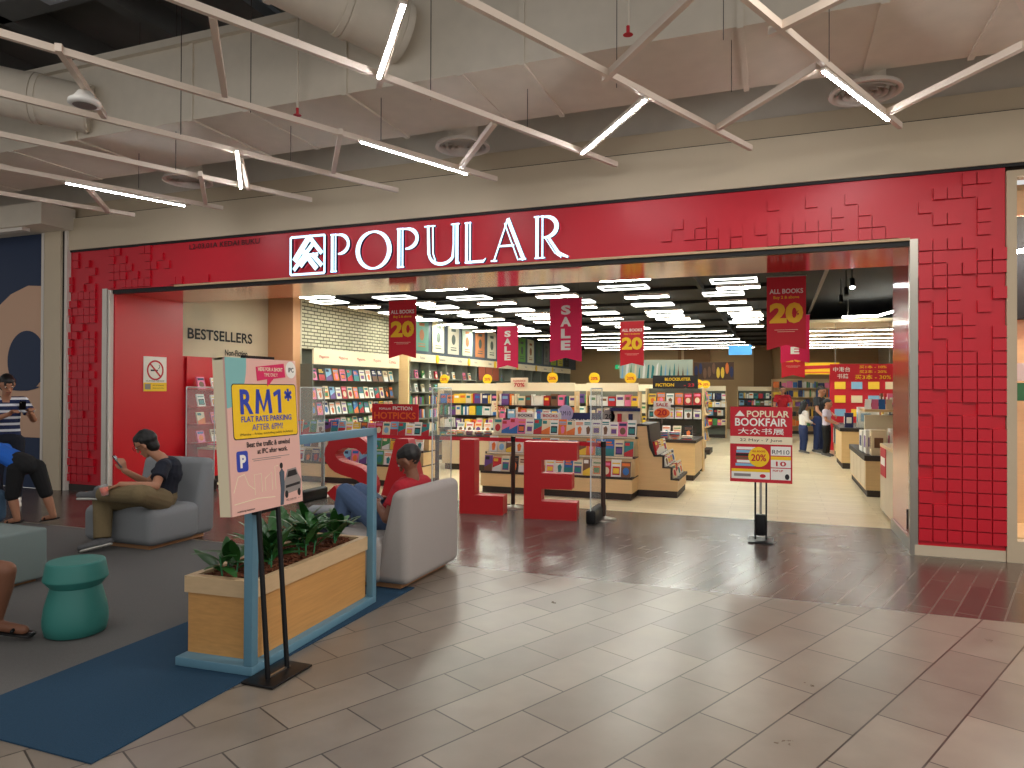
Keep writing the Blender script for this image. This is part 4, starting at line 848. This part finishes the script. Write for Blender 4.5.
# M. middle tables and gondolas
t=thing('book_table','cream book table with stacked books left of the letter L','table',(-5.4,12.6,0))
MB().box(-.85,.85,0,.9,.12,.64,cream).build('body',t); MB().box(-.87,.87,-.02,.92,.64,.68,kick_m).build('top',t); MB().box(-.8,.8,.03,.86,0,.12,kick_m).build('kickboard',t)
for i in range(8):
    for j in range(3): book((-6.1+i*.2,12.70,.682+j*.03),.17,.03,.22,0,0,'COLOUR book, %s up in pile %s from left on the cream table'%(ordn(j),ordn(i)),'piles on the cream table',cols=('white','cream','red','teal','navy','black'))
for i in range(8): book((-6.1+i*.2,13.1,.682),.15,.24,.03,0,-.3,'COLOUR book standing, %s from left at the rear of the cream table'%ordn(i),'books standing on the cream table')
far=[]     # (origin, width, shelf heights) of shelves whose books are too small to tell apart
GON=[(-6.3,14.2,1.7,'behind the cream table'),(-4.4,12.9,1.6,'behind the letter L table'),(-2.95,13.2,1.0,'left of the fiction shelf'),(-7.0,17.2,2.2,'before the long left bookcase'),(-4.4,16.0,2.4,'in the second row, centre'),
     (-2.7,17.2,1.2,'in the second row, by the aisle'),(-6.4,20.5,2.4,'in the third row, left'),(-3.6,20.5,2.4,'in the third row, right'),(-6.2,24.2,3.0,'in the fourth row, left'),(-2.9,24.2,2.6,'in the fourth row, right'),(-.75,27.8,1.3,'at the far end of the aisle')]
for x,y,w,ph in GON:
    shelfunit('birch double-sided bookshelf with pale header '+ph,(x,y,0),0,w,1.56,.3,(.42,.74,1.02,1.28),dgrey,wood_l,.16)
    far.append((x,y+.04,w,(.42,.74,1.02,1.28)))
for i,(x,y,z) in enumerate(((-5.95,14.2,1.72),(-4.05,12.9,1.72),(-3.3,13.2,1.72),(-2.6,13.2,1.72),(-7.0,14.2,1.72))):
    t=thing('price_tag','yellow round price tag on a pale shelf header, %s from the left'%ordn((1,2,3,4,0)[i]),'tag',(x,y,z),0,'yellow price tags over the middle shelves'); MB().prism(ell(0,.09,.11,.11,18),0,.01,yellow).build('card',t); MB().text('20%',0,.06,.06,red_pr,None,-.003,w=.14).build('lettering',t)
for i,(x,y,z,s) in enumerate(((-5.15,12.95,1.16,'left, above the cream table'),(-4.72,12.88,1.62,'right, above the letter L table'))):
    t=thing('price_card','cream 70% price card on a stem, '+s,'sign',(x,y,z-.1)); MB().box(-.18,.18,0,.01,.08,.30,cream_pr).build('card',t); b=MB(); b.text('CLEARANCE',0,.22,.035,red_pr,None,w=.26); b.text('70%',0,.12,.08,red_pr,None,w=.22); b.build('lettering',t); MB().cyl((0,.006,-.4 if i==0 else .19),(0,.006,.1),.006,steel,n=6).build('stem',t)
for i,(x,s,c) in enumerate(((-3.78,'left','yellow'),(-3.36,'right','orange'))):
    t=thing('display_box','white cardboard box showing three %s books, %s of the pair on the long table'%(c,s),'box',(x,10.60,.885),0,'cardboard display boxes')
    MB().box(-.16,.16,0,.10,0,.34,white_pr).build('carton',t)
    for k in range(3): MB().box(-.13+k*.09,-.05+k*.09,-.012,0,.04,.24,CM[c]).box(-.115+k*.09,-.065+k*.09,-.016,-.012,.12,.21,CM['black' if i==0 else 'red']).build('book_front',t)
    MB().text('BOOKS',0,.27,.045,blk_pr if i==0 else red_pr,None,-.003,w=.24).build('lettering',t)

# D. long bookcase on the left wall with posters above
t=thing('long_bookcase','long grey bookcase along the left wall with cream header and tags','bookshelf',(X2,22,0),PI/2)
MB().box(-7,7,.28,.30,0,2.28,dgrey).build('back_panel',t)
for z in (.12,.5,.86,1.2,1.52,1.86): MB().box(-7,7,.0,.28,z-.03,z,dgrey if z>.2 else kick_m).build('shelf',t)
for k in range(15): MB().box(-7+k,-6.97+k,0,.28,.1,2.28,dgrey).build('divider',t)
o=MB().box(-7,7,-.03,.02,2.26,2.46,cream_pr).build('header',t)
b=MB()
for k in range(12): b.text(('Fiction','Romance','Thriller','History')[k%4],-6.4+k*1.1,2.33,.07,grey_pr,None,-.034)
b.build('lettering',o)
for k in range(6): MB().prism(ell(-5.6+k*2,2.36,.08,.11,16),-.05,-.03,yellow).build('yellow_tag',o)
for k in range(3): MB().box(-2.9+k*.55,-2.4+k*.55,-.04,-.03,1.86,2.26,mat('rust_panel',(150,70,44),.6)).build('rust_panel',t)
ML=fix((X2,22,0),PI/2)
for k,(z) in enumerate((1.52,1.86)):
    for j in range(18):
        x=-6.8+j*.36; book(ML@Vector((x,.1,z)),.14,.2,.03,PI/2,-.15,'COLOUR book, %s from near end on %s shelf of long left bookcase'%(ordn(j),('upper middle','highest')[k]),'books on the long left bookcase')
PC=(('teal',(96,150,132)),('cream',(226,216,186)),('cream',(226,220,200)),('mint',(190,206,184)),('orange',(206,132,84)),('cream',(222,218,200)),('grey',(150,150,140)),('yellow',(206,190,90)),('green',(110,170,80)),('cream',(226,222,196)),
    ('dark green',(70,96,80)),('grey',(120,120,116)),('lime',(160,180,70)),('yellow',(210,196,80)),('dark',(60,62,60)))
for i,(n,c) in enumerate(PC):
    y=15.6+i*.92; w=.34 if i else .36
    t=thing('poster','%s hanging poster, %s from the entrance above the long bookcase'%(n,ordn(i)),'poster',(X2+.005,y,2.54),PI/2,'posters above the long bookcase')
    MB().box(-w,w,0,.01,0,.84,mat('poster_%s_%d'%(n.replace(' ','_'),i),c,.7)).build('sheet',t)
    b=MB(); d=mat('poster_ink',(90,100,90),.7) if i%3 else mat('poster_rust',(170,110,70),.7)
    b.box(-.14,.14,-.002,0,.62,.70,d); b.prism(ell(0,.40,.12,.14,16),-.002,0,d); b.box(-.18,.18,-.002,0,.1,.13,d); b.box(-.18,.18,-.002,0,.17,.19,d); b.build('printing',t)
# far book masses
b=MB(); rf=random.Random(9)
cmix=[CM[k] for k in CN]
for x,y,w,zs in far:
    for z in zs:
        xx=x-w/2+.04
        while xx<x+w/2-.1:
            bw=rf.choice((.03,.04,.12,.14,.15)); h=rf.uniform(.17,.23); m=rf.choice(cmix+[CM['white'],CM['cream']]*5); b.box(xx,xx+bw,y,y+.15,z,z+h,m)
            if bw>.1: b.box(xx+.02,xx+bw-.02,y-.003,y,z+h*.55,z+h*.8,rf.choice(cmix))
            xx+=bw+rf.choice((.004,.01,.02))
for k in range(14):
    for z in (.12,.5,.86,1.2):
        xx=15.05+k
        while xx<15.95+k:
            h=rf.uniform(.17,.24); b.box(X2-.2,X2-.1,xx,xx+.05,z,z+h,rf.choice(cmix)); xx+=.055
o=tag(b.build('distant_books'),'mixed spines and covers packed on the shelves deep in the shop','books',None,'stuff')

# back-of-shop fixtures
shelfunit('tall birch bookshelf at the far end right of the aisle',(1.3,27.5,0),0,3.0,2.0,.35,(.3,.65,1.0,1.35,1.68),wood_l)
b=MB(); 
for z in (.3,.65,1.0,1.35,1.68):
    xx=-.15
    while xx<2.7: bw=rf.choice((.04,.06,.14,.2)); b.box(xx,xx+bw,27.55,27.7,z,z+rf.uniform(.15,.27),rf.choice(cmix)); xx+=bw+.02
tag(b.build('distant_books'),'small books and packs on the far right bookshelf','books',None,'stuff')
t=thing('wall_frieze','colourful illustrated frieze panel over the far shelves','frieze',(-4.1,25.4,2.0))
b=MB().box(-1.3,1.3,0,.03,0,.66,mat('frieze_pale',(186,196,176),.7)); b.build('panel',t); b=MB()
for k in range(16): b.prism([(-1.25+k*.155,0),(-1.17+k*.155,0),(-1.12+k*.15+rf.uniform(-.05,.05),rf.uniform(.3,.64)),(-1.2+k*.155,rf.uniform(.3,.64))],-.003,0,rf.choice((CM['green'],CM['cream'],CM['teal'],CM['brown'],CM['white'],CM['sky blue'])))
b.build('painting',t)
t=thing('wall_frieze','dark orange and brown frieze panel nearer the aisle','frieze',(-2.1,25.6,1.95))
MB().box(-.68,.68,0,.03,0,.62,mat('frieze_dark',(84,60,44),.7)).build('panel',t); b=MB()
for k in range(9): b.prism(ell(-.6+k*.15,.3+.1*math.sin(k*2),.06,.2,10),-.003,0,rf.choice((CM['orange'],CM['brown'],CM['yellow'],CM['navy'])))
b.build('painting',t)
t=thing('exit_sign','green exit sign high on the tan rear wall','sign',(-6.1,29.2,2.45)); MB().box(-.3,.3,0,.05,0,.18,mat('exit_green',(30,150,90),.5,emit=.6)).build('case',t); MB().text('EXIT',0,.04,.1,white_pr,None,-.003,w=.35).build('lettering',t)
for s in(-.25,.25): MB().cyl((s,.02,.18),(s,.02,.95),.006,steel,n=5).build('rod',t)
t=thing('aisle_sign','small blue hanging aisle sign under the black ceiling','sign',(-.95,20,2.55)); MB().box(-.3,.3,0,.03,0,.26,mat('sign_blue',(60,130,190),.5,emit=.3)).build('board',t)
for s in(-.25,.25): MB().cyl((s,.015,.26),(s,.015,.84),.005,black,n=5).build('rod',t)

# K. right-hand counters
t=thing('end_counter','pale end counter just inside the entrance on the right','counter',(1.56,9.83,0))
MB().box(-.285,.34,-.6,.6,.04,.86,cream).build('body',t); MB().box(-.29,.35,-.61,.61,.86,.90,wood_l).build('top',t); MB().box(-.26,.33,-.59,.59,0,.04,kick_m).build('kickboard',t)
t=thing('notice','red and white notice on the side of the end counter','notice',(1.272,10.12,.50),-PI/2); MB().box(-.24,.24,0,.006,0,.36,red_pr,T((0,-.006,0))).build('card',t); MB().box(-.18,.18,-.009,-.006,.14,.24,white_pr).build('label_strip',t)
t=thing('display_counter','long pale wood counter with dark top carrying boxed goods','counter',(1.60,12.92,0))
MB().box(-.36,.5,-1.18,1.2,.10,.54,wood_l).build('body',t); MB().box(-.38,.52,-1.2,1.22,.54,.62,kick_m).build('top',t); MB().box(-.34,.48,-1.16,1.18,0,.1,kick_m).build('kickboard',t)
for k in range(4): MB().box(-.366,-.36,-1.12+k*.58,-.58+k*.58,.13,.52,cream).build('door',t)
def pack(name,label,cat,loc,sx,sy,sz,m,m2,group=None,rz=0):
    t=thing(name,label,cat,loc,rz,group); MB().box(-sx/2,sx/2,-sy/2,sy/2,0,sz,m).build('carton',t); MB().box(-sx*.3,sx*.3,-sy/2-.003,-sy/2,sz*.3,sz*.7,m2).box(-sx/2-.003,-sx/2,-sy*.3,sy*.3,sz*.25,sz*.75,m2).build('printing',t)
pack('boxed_goods','white carton with pink print, front right on the long counter','box',(1.72,11.9,.62),.30,.26,.40,white_pr,CM['pink'])
pack('boxed_goods','tan carton at the front edge of the long counter','box',(1.42,11.9,.62),.20,.22,.38,CM['cream'],CM['brown'])
pack('boxed_goods','grey and white carton behind the tan carton on the long counter','box',(1.36,12.25,.62),.16,.3,.36,white_pr,CM['purple'])
pack('boxed_goods','white carton behind the grey carton on the long counter','box',(1.34,12.7,.62),.15,.4,.33,white_pr,CM['navy'])
t=thing('showcase','glass showcase on the long counter','showcase',(1.72,13.3,.62)); MB().box(-.36,.36,-.25,.5,0,.02,cream).box(-.36,.36,-.25,.5,.62,.66,wood_l).build('frame',t); MB().box(-.35,.35,-.24,.49,.02,.62,acryl).build('glass',t); MB().box(-.3,.3,.3,.4,.02,.55,cream_pr).build('card_back',t)
for i in range(6):
    t=thing('greeting_card','%s card, %s from left on top of the showcase'%(('white','pink','blue','cream','red','teal')[i],ordn(i)),'card',(1.42+i*.11,13.2,1.282),.2*i-.4,'cards on the showcase'); MB().box(-.05,.05,0,.004,0,.17,CM[('white','pink','blue','cream','red','teal')[i]],T(rx=-.2)).build('card',t)
for i in range(9):
    pack('gift_pack','%s gift pack, %s from front on the rear shelf behind the showcase'%(('white','navy','pink','sky blue','cream','red','white','yellow','brown')[i],ordn(i)),'box',(1.98-.0*i,14.3+i*.16,.9+(i%3)*.2),.16,.12,.24,CM[('white','navy','pink','sky blue','cream','red','white','yellow','brown')[i]],CM['white'],'gift packs behind the showcase')
t=thing('gift_shelf','cream shelf stand behind the showcase','shelf',(2.0,14.9,0)); 
for z in (.88,1.08,1.28): MB().box(-.2,.25,-.75,.85,z-.02,z,wood_l).build('shelf',t)
MB().box(-.18,.25,-.7,.8,0,.86,cream).build('base',t)
t=thing('till_counter','birch till counter with dark top beyond the long counter','counter',(1.52,16.6,0))
MB().box(-.30,.5,-.85,.7,.12,.76,wood_l).build('body',t); MB().box(-.33,.53,-.88,.73,.76,.83,kick_m).build('top',t); MB().box(-.28,.48,-.83,.68,0,.12,kick_m).build('kickboard',t)
pack('boxed_goods','navy patterned tissue box on the till counter','box',(1.38,16.1,.83),.16,.2,.3,CM['navy'],CM['white'])
pack('boxed_goods','white display box on the till counter','box',(1.7,16.2,.83),.3,.25,.42,CM['white'],CM['sky blue'])
t=thing('rack_cabinet','low cabinet of folders beside the boy','cabinet',(1.75,18.7,0)); MB().box(-.42,.4,-.8,.8,.1,.72,wood_l).build('body',t); MB().box(-.44,.42,-.82,.82,.72,.78,kick_m).build('top',t); MB().box(-.4,.38,-.78,.78,0,.1,kick_m).build('kickboard',t)
for i in range(5): MB().box(-.44,-.42,-.7+i*.3,-.5+i*.3,.3,.66,CM[('white','navy','sky blue','black','white')[i]]).build('folder',t)
t=thing('promotion_board','red display wall of small products below the red 30% sign','display stand',(2.3,20.5,0))
MB().box(-1.0,1.3,0,.08,0,2.0,red_pr).build('board',t)
for i in range(5):
    for j in range(4): MB().box(-.88+i*.40,-.62+i*.40,-.03,0,.55+j*.36,.74+j*.36,rf.choice((CM['white'],CM['cream'],CM['yellow'],CM['sky blue']))).build('product_card',t)
t=thing('hanging_sign','wide red Chinese book offer sign reading 30% hung over the right counters','sign',(1.62,16.0,1.78))
MB().box(-.6,.62,0,.03,0,.36,red_pr).build('board',t); b=MB()
b.text('中港台',-.38,.20,.10,white_pr,None,w=.32,bold=.006); b.text('书籍',-.36,.06,.10,white_pr,None,w=.21,bold=.006)
b.text('买1本 - 10%',.2,.265,.065,yellow,None,w=.5,bold=.008); b.text('买2本 - 20%',.2,.17,.065,yellow,None,w=.5,bold=.008); b.text('买3本 - 30%',.2,.04,.10,yellow,None,w=.66,bold=.008); b.build('lettering',t)
for s in(-.5,.5): MB().cyl((s,.015,.36),(s,.015,1.2),.006,steel,n=5).build('rod',t)
t=thing('banner','wide yellow and red banner above the far right shelves','banner',(.95,22.0,2.05)); MB().box(-.75,.7,0,.02,0,.34,yellow).build('sheet',t); b=MB(); b.prism([(-.7,.12),(.65,.18),(.65,.27),(-.7,.24)],-.003,0,red_pr); b.box(-.6,.5,-.004,0,.04,.08,orange_pr); b.build('printing',t)
for s in(-.6,.6): MB().cyl((s,.01,.34),(s,.01,.95),.006,steel,n=5).build('rod',t)

# ceiling lights of the shop
PZ=3.26
rp=random.Random(2)
cols=[(-8.0,.62),(-6.6,.7),(-5.2,.74),(-3.75,.74),(-2.3,.78),(-.75,.68)]
for ci,(cx,w) in enumerate(cols):
    y=10.3+(.5 if ci%2 else 0)+rp.random()*.3; k=0
    while y<19.5:
        ty='panel' if (k+ci)%2==0 else 'frame'
        d=.26 if ty=='panel' else .42; x=cx+rp.uniform(-.15,.15)
        where='%s from entrance in the %s column from left wall'%(ordn(k),ordn(ci))
        if ty=='panel':
            t=thing('ceiling_panel_light','solid white ceiling light, '+where,'light',(x,y,PZ),0,'solid ceiling lights of the shop')
            MB().box(-w/2,w/2,0,d,.0,.04,white_p).build('housing',t); MB().box(-w/2+.01,w/2-.01,.01,d-.01,-.006,0,panel_l).build('diffuser',t)
        else:
            t=thing('ceiling_frame_light','hollow ceiling light, '+where,'light',(x,y,PZ),0,'hollow ceiling lights of the shop')
            b=MB(); q=.032
            for a in ((-w/2,w/2,0,q),(-w/2,w/2,d-q,d),(-w/2,-w/2+q,q,d-q),(w/2-q,w/2,q,d-q)): b.box(a[0],a[1],a[2],a[3],-.005,.02,panel_f)
            b.build('light_frame',t)
        for sx in (-w/2+.05,w/2-.05): MB().cyl((sx,d/2,.03),(sx,d/2,.14),.004,black,n=4).build('hanger',t)
        y+=d+rp.choice((.4,.55,.9)); k+=1
for k in range(6):
    y=20+k*1.6; t=thing('strip_light','long white ceiling strip light deep in the shop, %s from the front'%ordn(k),'light',(-4.2+.1*k,y,3.2),0,'long strip lights'); MB().box(-3.2,2.9,0,.05,.0,.04,white_p).build('housing',t); MB().box(-3.18,2.88,.005,.045,-.006,0,strip_l).build('diffuser',t)
for k in range(6):
    y=17.2+k*1.35; t=thing('strip_light','white strip light under the cream slotted ceiling, %s from the front'%ordn(k),'light',(1.95,y,2.93),0,'strip lights of the right aisle'); MB().box(-1.35,1.5,0,.06,.0,.04,white_p).build('housing',t); MB().box(-1.33,1.48,.005,.055,-.006,0,strip_l).build('diffuser',t)
t=thing('bent_light','bent white linear light at upper right inside the shop','light',(1.2,15.3,3.05)); b=MB(); b.cyl((-.0,0,0),(.62,0,0),.02,panel_l,n=6); b.build('diffuser',t); MB().cyl((.1,0,0),(.1,0,.34),.006,steel,n=5).build('hanger',t); MB().cyl((.62,0,0),(1.05,-1.6,.02),.02,panel_l,n=6).build('diffuser',t)
for k in range(3):
    t=thing('track_spotlight','black track spotlight, %s from the entrance on the right ceiling rail'%ordn(k),'light',(.95,10.6+k*.9,3.12),0,'black track spotlights'); MB().cyl((0,0,0),(0,-.05,-.12),.035,blackm,n=12).build('lamp_head',t); MB().cyl((0,0,.0),(0,0,.27),.01,black,n=6).build('arm',t)
    if k==0: MB().cyl((0,-.051,-.121),(0,-.053,-.126),.03,led,n=12).build('bulb',t)
tag(MB().box(-.02,.02,0,6,0,.04,mat('rail_grey',(110,104,96),.5)).build('ceiling_rail',None,(.62,10,3.2)),'grey rail under the black ceiling on the right','rail')

# hanging banners
def flag(label,x,y,z0,z1,w,kind):
    t=thing('hanging_banner',label,'banner',(x,y,z0),0,'red sale banners'); h=z1-z0; m=mat('banner_pink',(222,26,84),.6) if kind=='SALE' else mat('banner_red',(204,20,40),.6)
    sh=MB().prism([(-w/2,.0),(0,.06*h/.9),(w/2,.0),(w/2,h),(-w/2,h)],0,.004,m).build('sheet',t); b=MB()
    if kind=='SALE':
        for i,c in enumerate('SALE'): b.text(c,0,h*(.74-.185*i),h*.15,white_pr,None,-.002,bold=.05,w=w*.30 if c!='A' else w*.34)
    else:
        b.text('ALL BOOKS',0,h*.765,h*.065,white_pr,None,-.002,w=w*.86); b.text('Buy 2 & above',0,h*.685,h*.05,yellow,None,-.002,w=w*.66)
        b.text('20',0,h*.36,h*.28,yellow,None,-.002,w=w*.86,bold=.05)
        b.text('%',w*.27,h*.47,h*.06,red_pr,None,-.004); b.box(-w*.3,w*.3,-.002,0,h*.27,h*.275,cream_pr); b.box(-w*.22,w*.22,-.002,0,h*.245,h*.25,cream_pr)
    b.build('printing',sh)
    MB().cyl((-w/2-.01,.002,h),(w/2+.01,.002,h),.008,steel,n=6).build('rod',t)
    b=MB()
    for s in(-1,1): b.cyl((s*w*.4,.002,h),(s*w*.4,.002,3.38-z0),.002,black,n=4)
    b.build('wires',t)
flag('red ALL BOOKS 20 banner nearest the white brick wall',-5.23,9.2,2.05,2.92,.46,'20')
flag('large pink SALE banner hanging under the last letters of the shop sign',-2.70,9.2,1.97,2.84,.45,'SALE')
flag('large red ALL BOOKS 20 banner at the right of the entrance',.10,9.4,2.10,3.02,.455,'20')
flag('small pink SALE banner hanging further in, over the middle shelves',-4.63,12,1.98,2.75,.41,'SALE')
flag('small red ALL BOOKS 20 banner further in, over the fiction shelf',-2.34,12,2.0,2.775,.41,'20')
flag('pink SALE banner mostly hidden behind the large right banner',.27,12.6,2.05,2.85,.45,'SALE')
flag('red ALL BOOKS 20 banner hidden behind two others at the right',.30,15.6,1.85,2.75,.45,'20')

# ================================================================== ENTRANCE: gates, posts, letters, sign
for i,(x,y) in enumerate(((-8.25,8.36),(-6.2,8.36),(-4.15,8.36),(-2.06,8.36))):
    t=thing('security_gate','clear plastic security gate '+('beside the red wall at far left','behind the letter S','left of the letter L','right of the letter E')[i],'gate',(x,y,0),0,'clear security gates')
    MB().rbox(-.06,.06,-.30,.30,0,.17,.03,blackm).build('base',t); MB().box(-.012,.012,-.27,.27,.15,1.60,acryl).build('panel',t)
    b=MB(); b.tube([(0,-.28,.1),(0,-.28,1.61),(0,.28,1.61),(0,.28,.1)],.008,mat('clear_edge',(206,212,212),.2,spec=.7),6); b.build('frame',t)
posts=[(-8.15,8.85),(-6.3,8.75),(-4.40,8.72),(-3.33,8.86),(-2.0,8.47)]
for i,(x,y) in enumerate(posts):
    t=thing('queue_post','dark queue post '+('at far left beside the red wall','behind the letter S','left of the letter L','between the letters L and E','beside the right security gate')[i],'queue post',(x,y,0),0,'queue posts')
    MB().lathe([(.16,0),(.16,.012),(.05,.03),(.03,.045)],steel,24).build('foot',t); MB().cyl((0,0,.03),(0,0,.93),.028,mat('post_brown',(66,48,42),.4,metal=.3),n=14).build('pole',t); MB().cyl((0,0,.89),(0,0,.96),.034,blackm,n=14).build('cassette',t)
for i,((x0,y0),(x1,y1)) in enumerate(zip(posts,posts[1:])):
    dx,dy=x1-x0,y1-y0; ln=math.hypot(dx,dy)
    tag(MB().box(.03,ln-.03,-.002,.002,0,.05,red_pr).build('queue_belt',None,(x0,y0,.89),math.atan2(dy,dx)),'red belt between queue posts '+('left of the letter S','behind the letters S and A','left part behind the letter L','behind the letter E')[i],'belt','red queue belts')
def letter(label,x,y,rz,fn):
    b=MB(); fn(b); o=b.build('sale_letter',None,(x,y,0),rz); m=o.modifiers.new('b','BEVEL'); m.width=.006; m.limit_method='ANGLE'; return tag(o,label,'letter','giant red SALE letters')
red_l=mat('letter_red',(182,22,28),.45)
def S_(b):
    pts=[]; 
    for k in range(15): a=math.radians(20+250*k/14); pts.append((.30*math.cos(a)*1.0+.35,.685+.195*math.sin(a)))
    p2=[]
    for k in range(15): a=math.radians(90-250*k/14); p2.append((.35+.30*math.cos(a),.275+.195*math.sin(a)))
    pts=pts[:-1]+p2[1:]
    L=[];R=[];n=len(pts);wd=.18
    b.stroke(pts,[wd*.9]*3+[wd]*(n-6)+[wd*.9]*3,0,.2,red_l)
letter('giant red letter S standing before the shop entrance',-5.83,8.18,0,S_)
letter('giant red letter A half hidden by the man in red',-5.02,8.2,.03,lambda b:[b.prism([(0,0),(.17,0),(.225,.19),(.475,.19),(.53,0),(.70,0),(.44,.93),(.26,.93)],0,.2,red_l)] and None)
letter('giant red letter L standing right of the seated man',-3.82,8.2,.12,lambda b:b.prism([(0,0),(.58,0),(.58,.24),(.2,.24),(.2,.95),(0,.95)],0,.22,red_l))
letter('giant red letter E beside the right security gate',-2.93,8.17,.12,lambda b:b.prism([(0,0),(.66,0),(.66,.22),(.22,.22),(.22,.375),(.6,.375),(.6,.565),(.22,.565),(.22,.73),(.66,.73),(.66,.95),(0,.95)],0,.2,red_l))
t=thing('book_fair_sign','red POPULAR BOOKFAIR poster stand on the grey entrance threshold','sign',(-.165,7.92,0))
MB().rbox(-.125,.125,-.19,.12,0,.016,.004,blackm).build('base_plate',t)
for s in(-1,1): MB().box(s*.055-.009,s*.055+.009,-.02,.0,.016,1.0,blackm).build('pole',t)
MB().box(-.012,.012,-.015,-.005,.05,.75,steel).build('rod',t); MB().rbox(-.05,.05,-.05,.03,.06,.28,.012,blackm).build('weight_box',t)
bw=.62; bd=MB().box(-bw/2,bw/2,-.04,-.022,.62,1.42,red_pr).build('board',t); b=MB(); M=T((0,-.04,.62))
b.prism([(-.26,.70),(-.16,.70),(-.21,.76)],-.002,0,white_pr,M); b.text('POPULAR',.07,.69,.07,cream_pr,M,w=.42); b.text('BOOKFAIR',0,.595,.085,white_pr,M,w=.52); pass
b.text('大众书展',0,.505,.07,white_pr,M,w=.46,bold=.006); b.box(-bw/2,bw/2,-.003,0,.405,.485,cream_pr,M); b.text('22 May - 7 June',0,.425,.038,blk_pr,M,w=.42,bold=.035)
for k in range(6): b.box(-.26+rf.uniform(0,.02),-.07+rf.uniform(0,.02),-.003,0,.17+k*.035,.198+k*.035,CM[('sky blue','white','brown','black','sky blue','white')[k]],M)
b.prism(ell(-.02,.27,.105,.105),-.004,0,yellow,M); b.text('ALL BOOKS',-.02,.32,.02,red_pr,M,-.006,w=.13); b.text('20%',-.02,.225,.075,red_pr,M,-.006,w=.15)
for z0,z1,m in ((.29,.385,white_pr),(.165,.28,white_pr),(.035,.155,white_pr)): b.box(.1,.295,-.003,0,z0,z1,m,M)
b.text('RM10',.197,.305,.045,blk_pr,M,-.005,w=.17); b.box(.1,.295,-.005,-.003,.245,.28,yellow,M); b.text('10',.2,.18,.05,red_pr,M,-.006,w=.1); b.text('POP UP',.17,.12,.022,red_pr,M,-.006,w=.1); b.prism(ell(.26,.07,.022,.03,14),-.005,0,blk_pr,M)
b.box(-.295,.09,-.003,0,.035,.125,white_pr,M); b.box(-.295,.09,-.004,-.003,.11,.14,yellow,M); b.box(-.27,-.1,-.005,-.003,.06,.09,grey_pr,M); b.prism(ell(.02,.07,.03,.02,14),-.005,0,red_pr,M)
b.build('printing',bd)
# shoppers
person('man in a dark tee and blue jeans standing with two children in the aisle',
  dict(f=(.9,-.45,0),hd=(.8,-.5,-.3),pel=(.98,19.3,.90),chest=(.98,19.3,1.22),neck=(.99,19.3,1.42),head=(1.03,19.28,1.56),sL=(1.06,19.48,1.36),sR=(.90,19.1,1.36),eL=(1.15,19.5,1.1),wL=(1.3,19.4,1.0),eR=(.92,19.0,1.1),wR=(1.05,18.9,.95),
   pL=(1.02,19.39,.85),kL=(1.06,19.4,.47),aL=(1.04,19.42,.08),tL=(1.18,19.35,.04),pR=(.93,19.2,.85),kR=(.93,19.18,.47),aR=(.9,19.2,.08),tR=(1.04,19.12,.04)),
  skin,mat('charcoal_cloth',(46,48,52),.9),mat('dark_denim',(36,50,92),.9),vox=.014)
def kid(label,x,y,f,top,bot,hair,s=.76):
    f=Vector(f).normalized(); l=Vector((-f.y,f.x,0)); P=Vector((x,y,0)); q=lambda a,b,z:tuple(P+f*a*s+l*b*s+Vector((0,0,z*s)))
    person(label,dict(f=tuple(f),hd=tuple((f+Vector((0,0,-.25))).normalized()),pel=q(0,0,.9),chest=q(0,0,1.22),neck=q(.01,0,1.42),head=q(.04,0,1.58),sL=q(0,.17,1.36),sR=q(0,-.17,1.36),eL=q(.05,.21,1.1),wL=q(.25,.15,1.02),eR=q(.05,-.21,1.1),wR=q(.25,-.15,1.02),
      pL=q(0,.09,.86),kL=q(.03,.1,.47),aL=q(0,.11,.08),tL=q(.15,.12,.04),pR=q(0,-.09,.86),kR=q(.03,-.1,.47),aR=q(-.02,-.11,.08),tR=q(.13,-.12,.04)),skin,top,bot,vox=.014,sc=s*1.02,hairst=hair,sleeve='long' if hair=='long' else 'short',hs=1.2)
kid('girl with long dark hair in a white top beside the man in jeans',.60,19.1,(.9,.4,0),whitecl,mat('dark_denim',(36,50,92),.9),'long')
kid('boy in a pale lilac tee and black trousers leaning to the counter',1.10,18.5,(.9,-.3,0),lav,blackcl,'short',.80)
person('shopper in a red top standing far down the aisle',
  dict(f=(.1,-1,0),pel=(.15,24,.92),chest=(.15,24,1.24),neck=(.15,24,1.44),head=(.15,23.97,1.58),sL=(.33,24,1.38),sR=(-.03,24,1.38),eL=(.4,23.95,1.1),wL=(.35,23.8,.95),eR=(-.1,23.95,1.1),wR=(-.02,23.8,.95),
   pL=(.24,24,.86),kL=(.25,23.97,.47),aL=(.25,24,.08),tL=(.26,23.85,.04),pR=(.06,24,.86),kR=(.05,23.97,.47),aR=(.05,24,.08),tR=(.04,23.85,.04)),
  skin,redcl,blackcl,vox=.016)
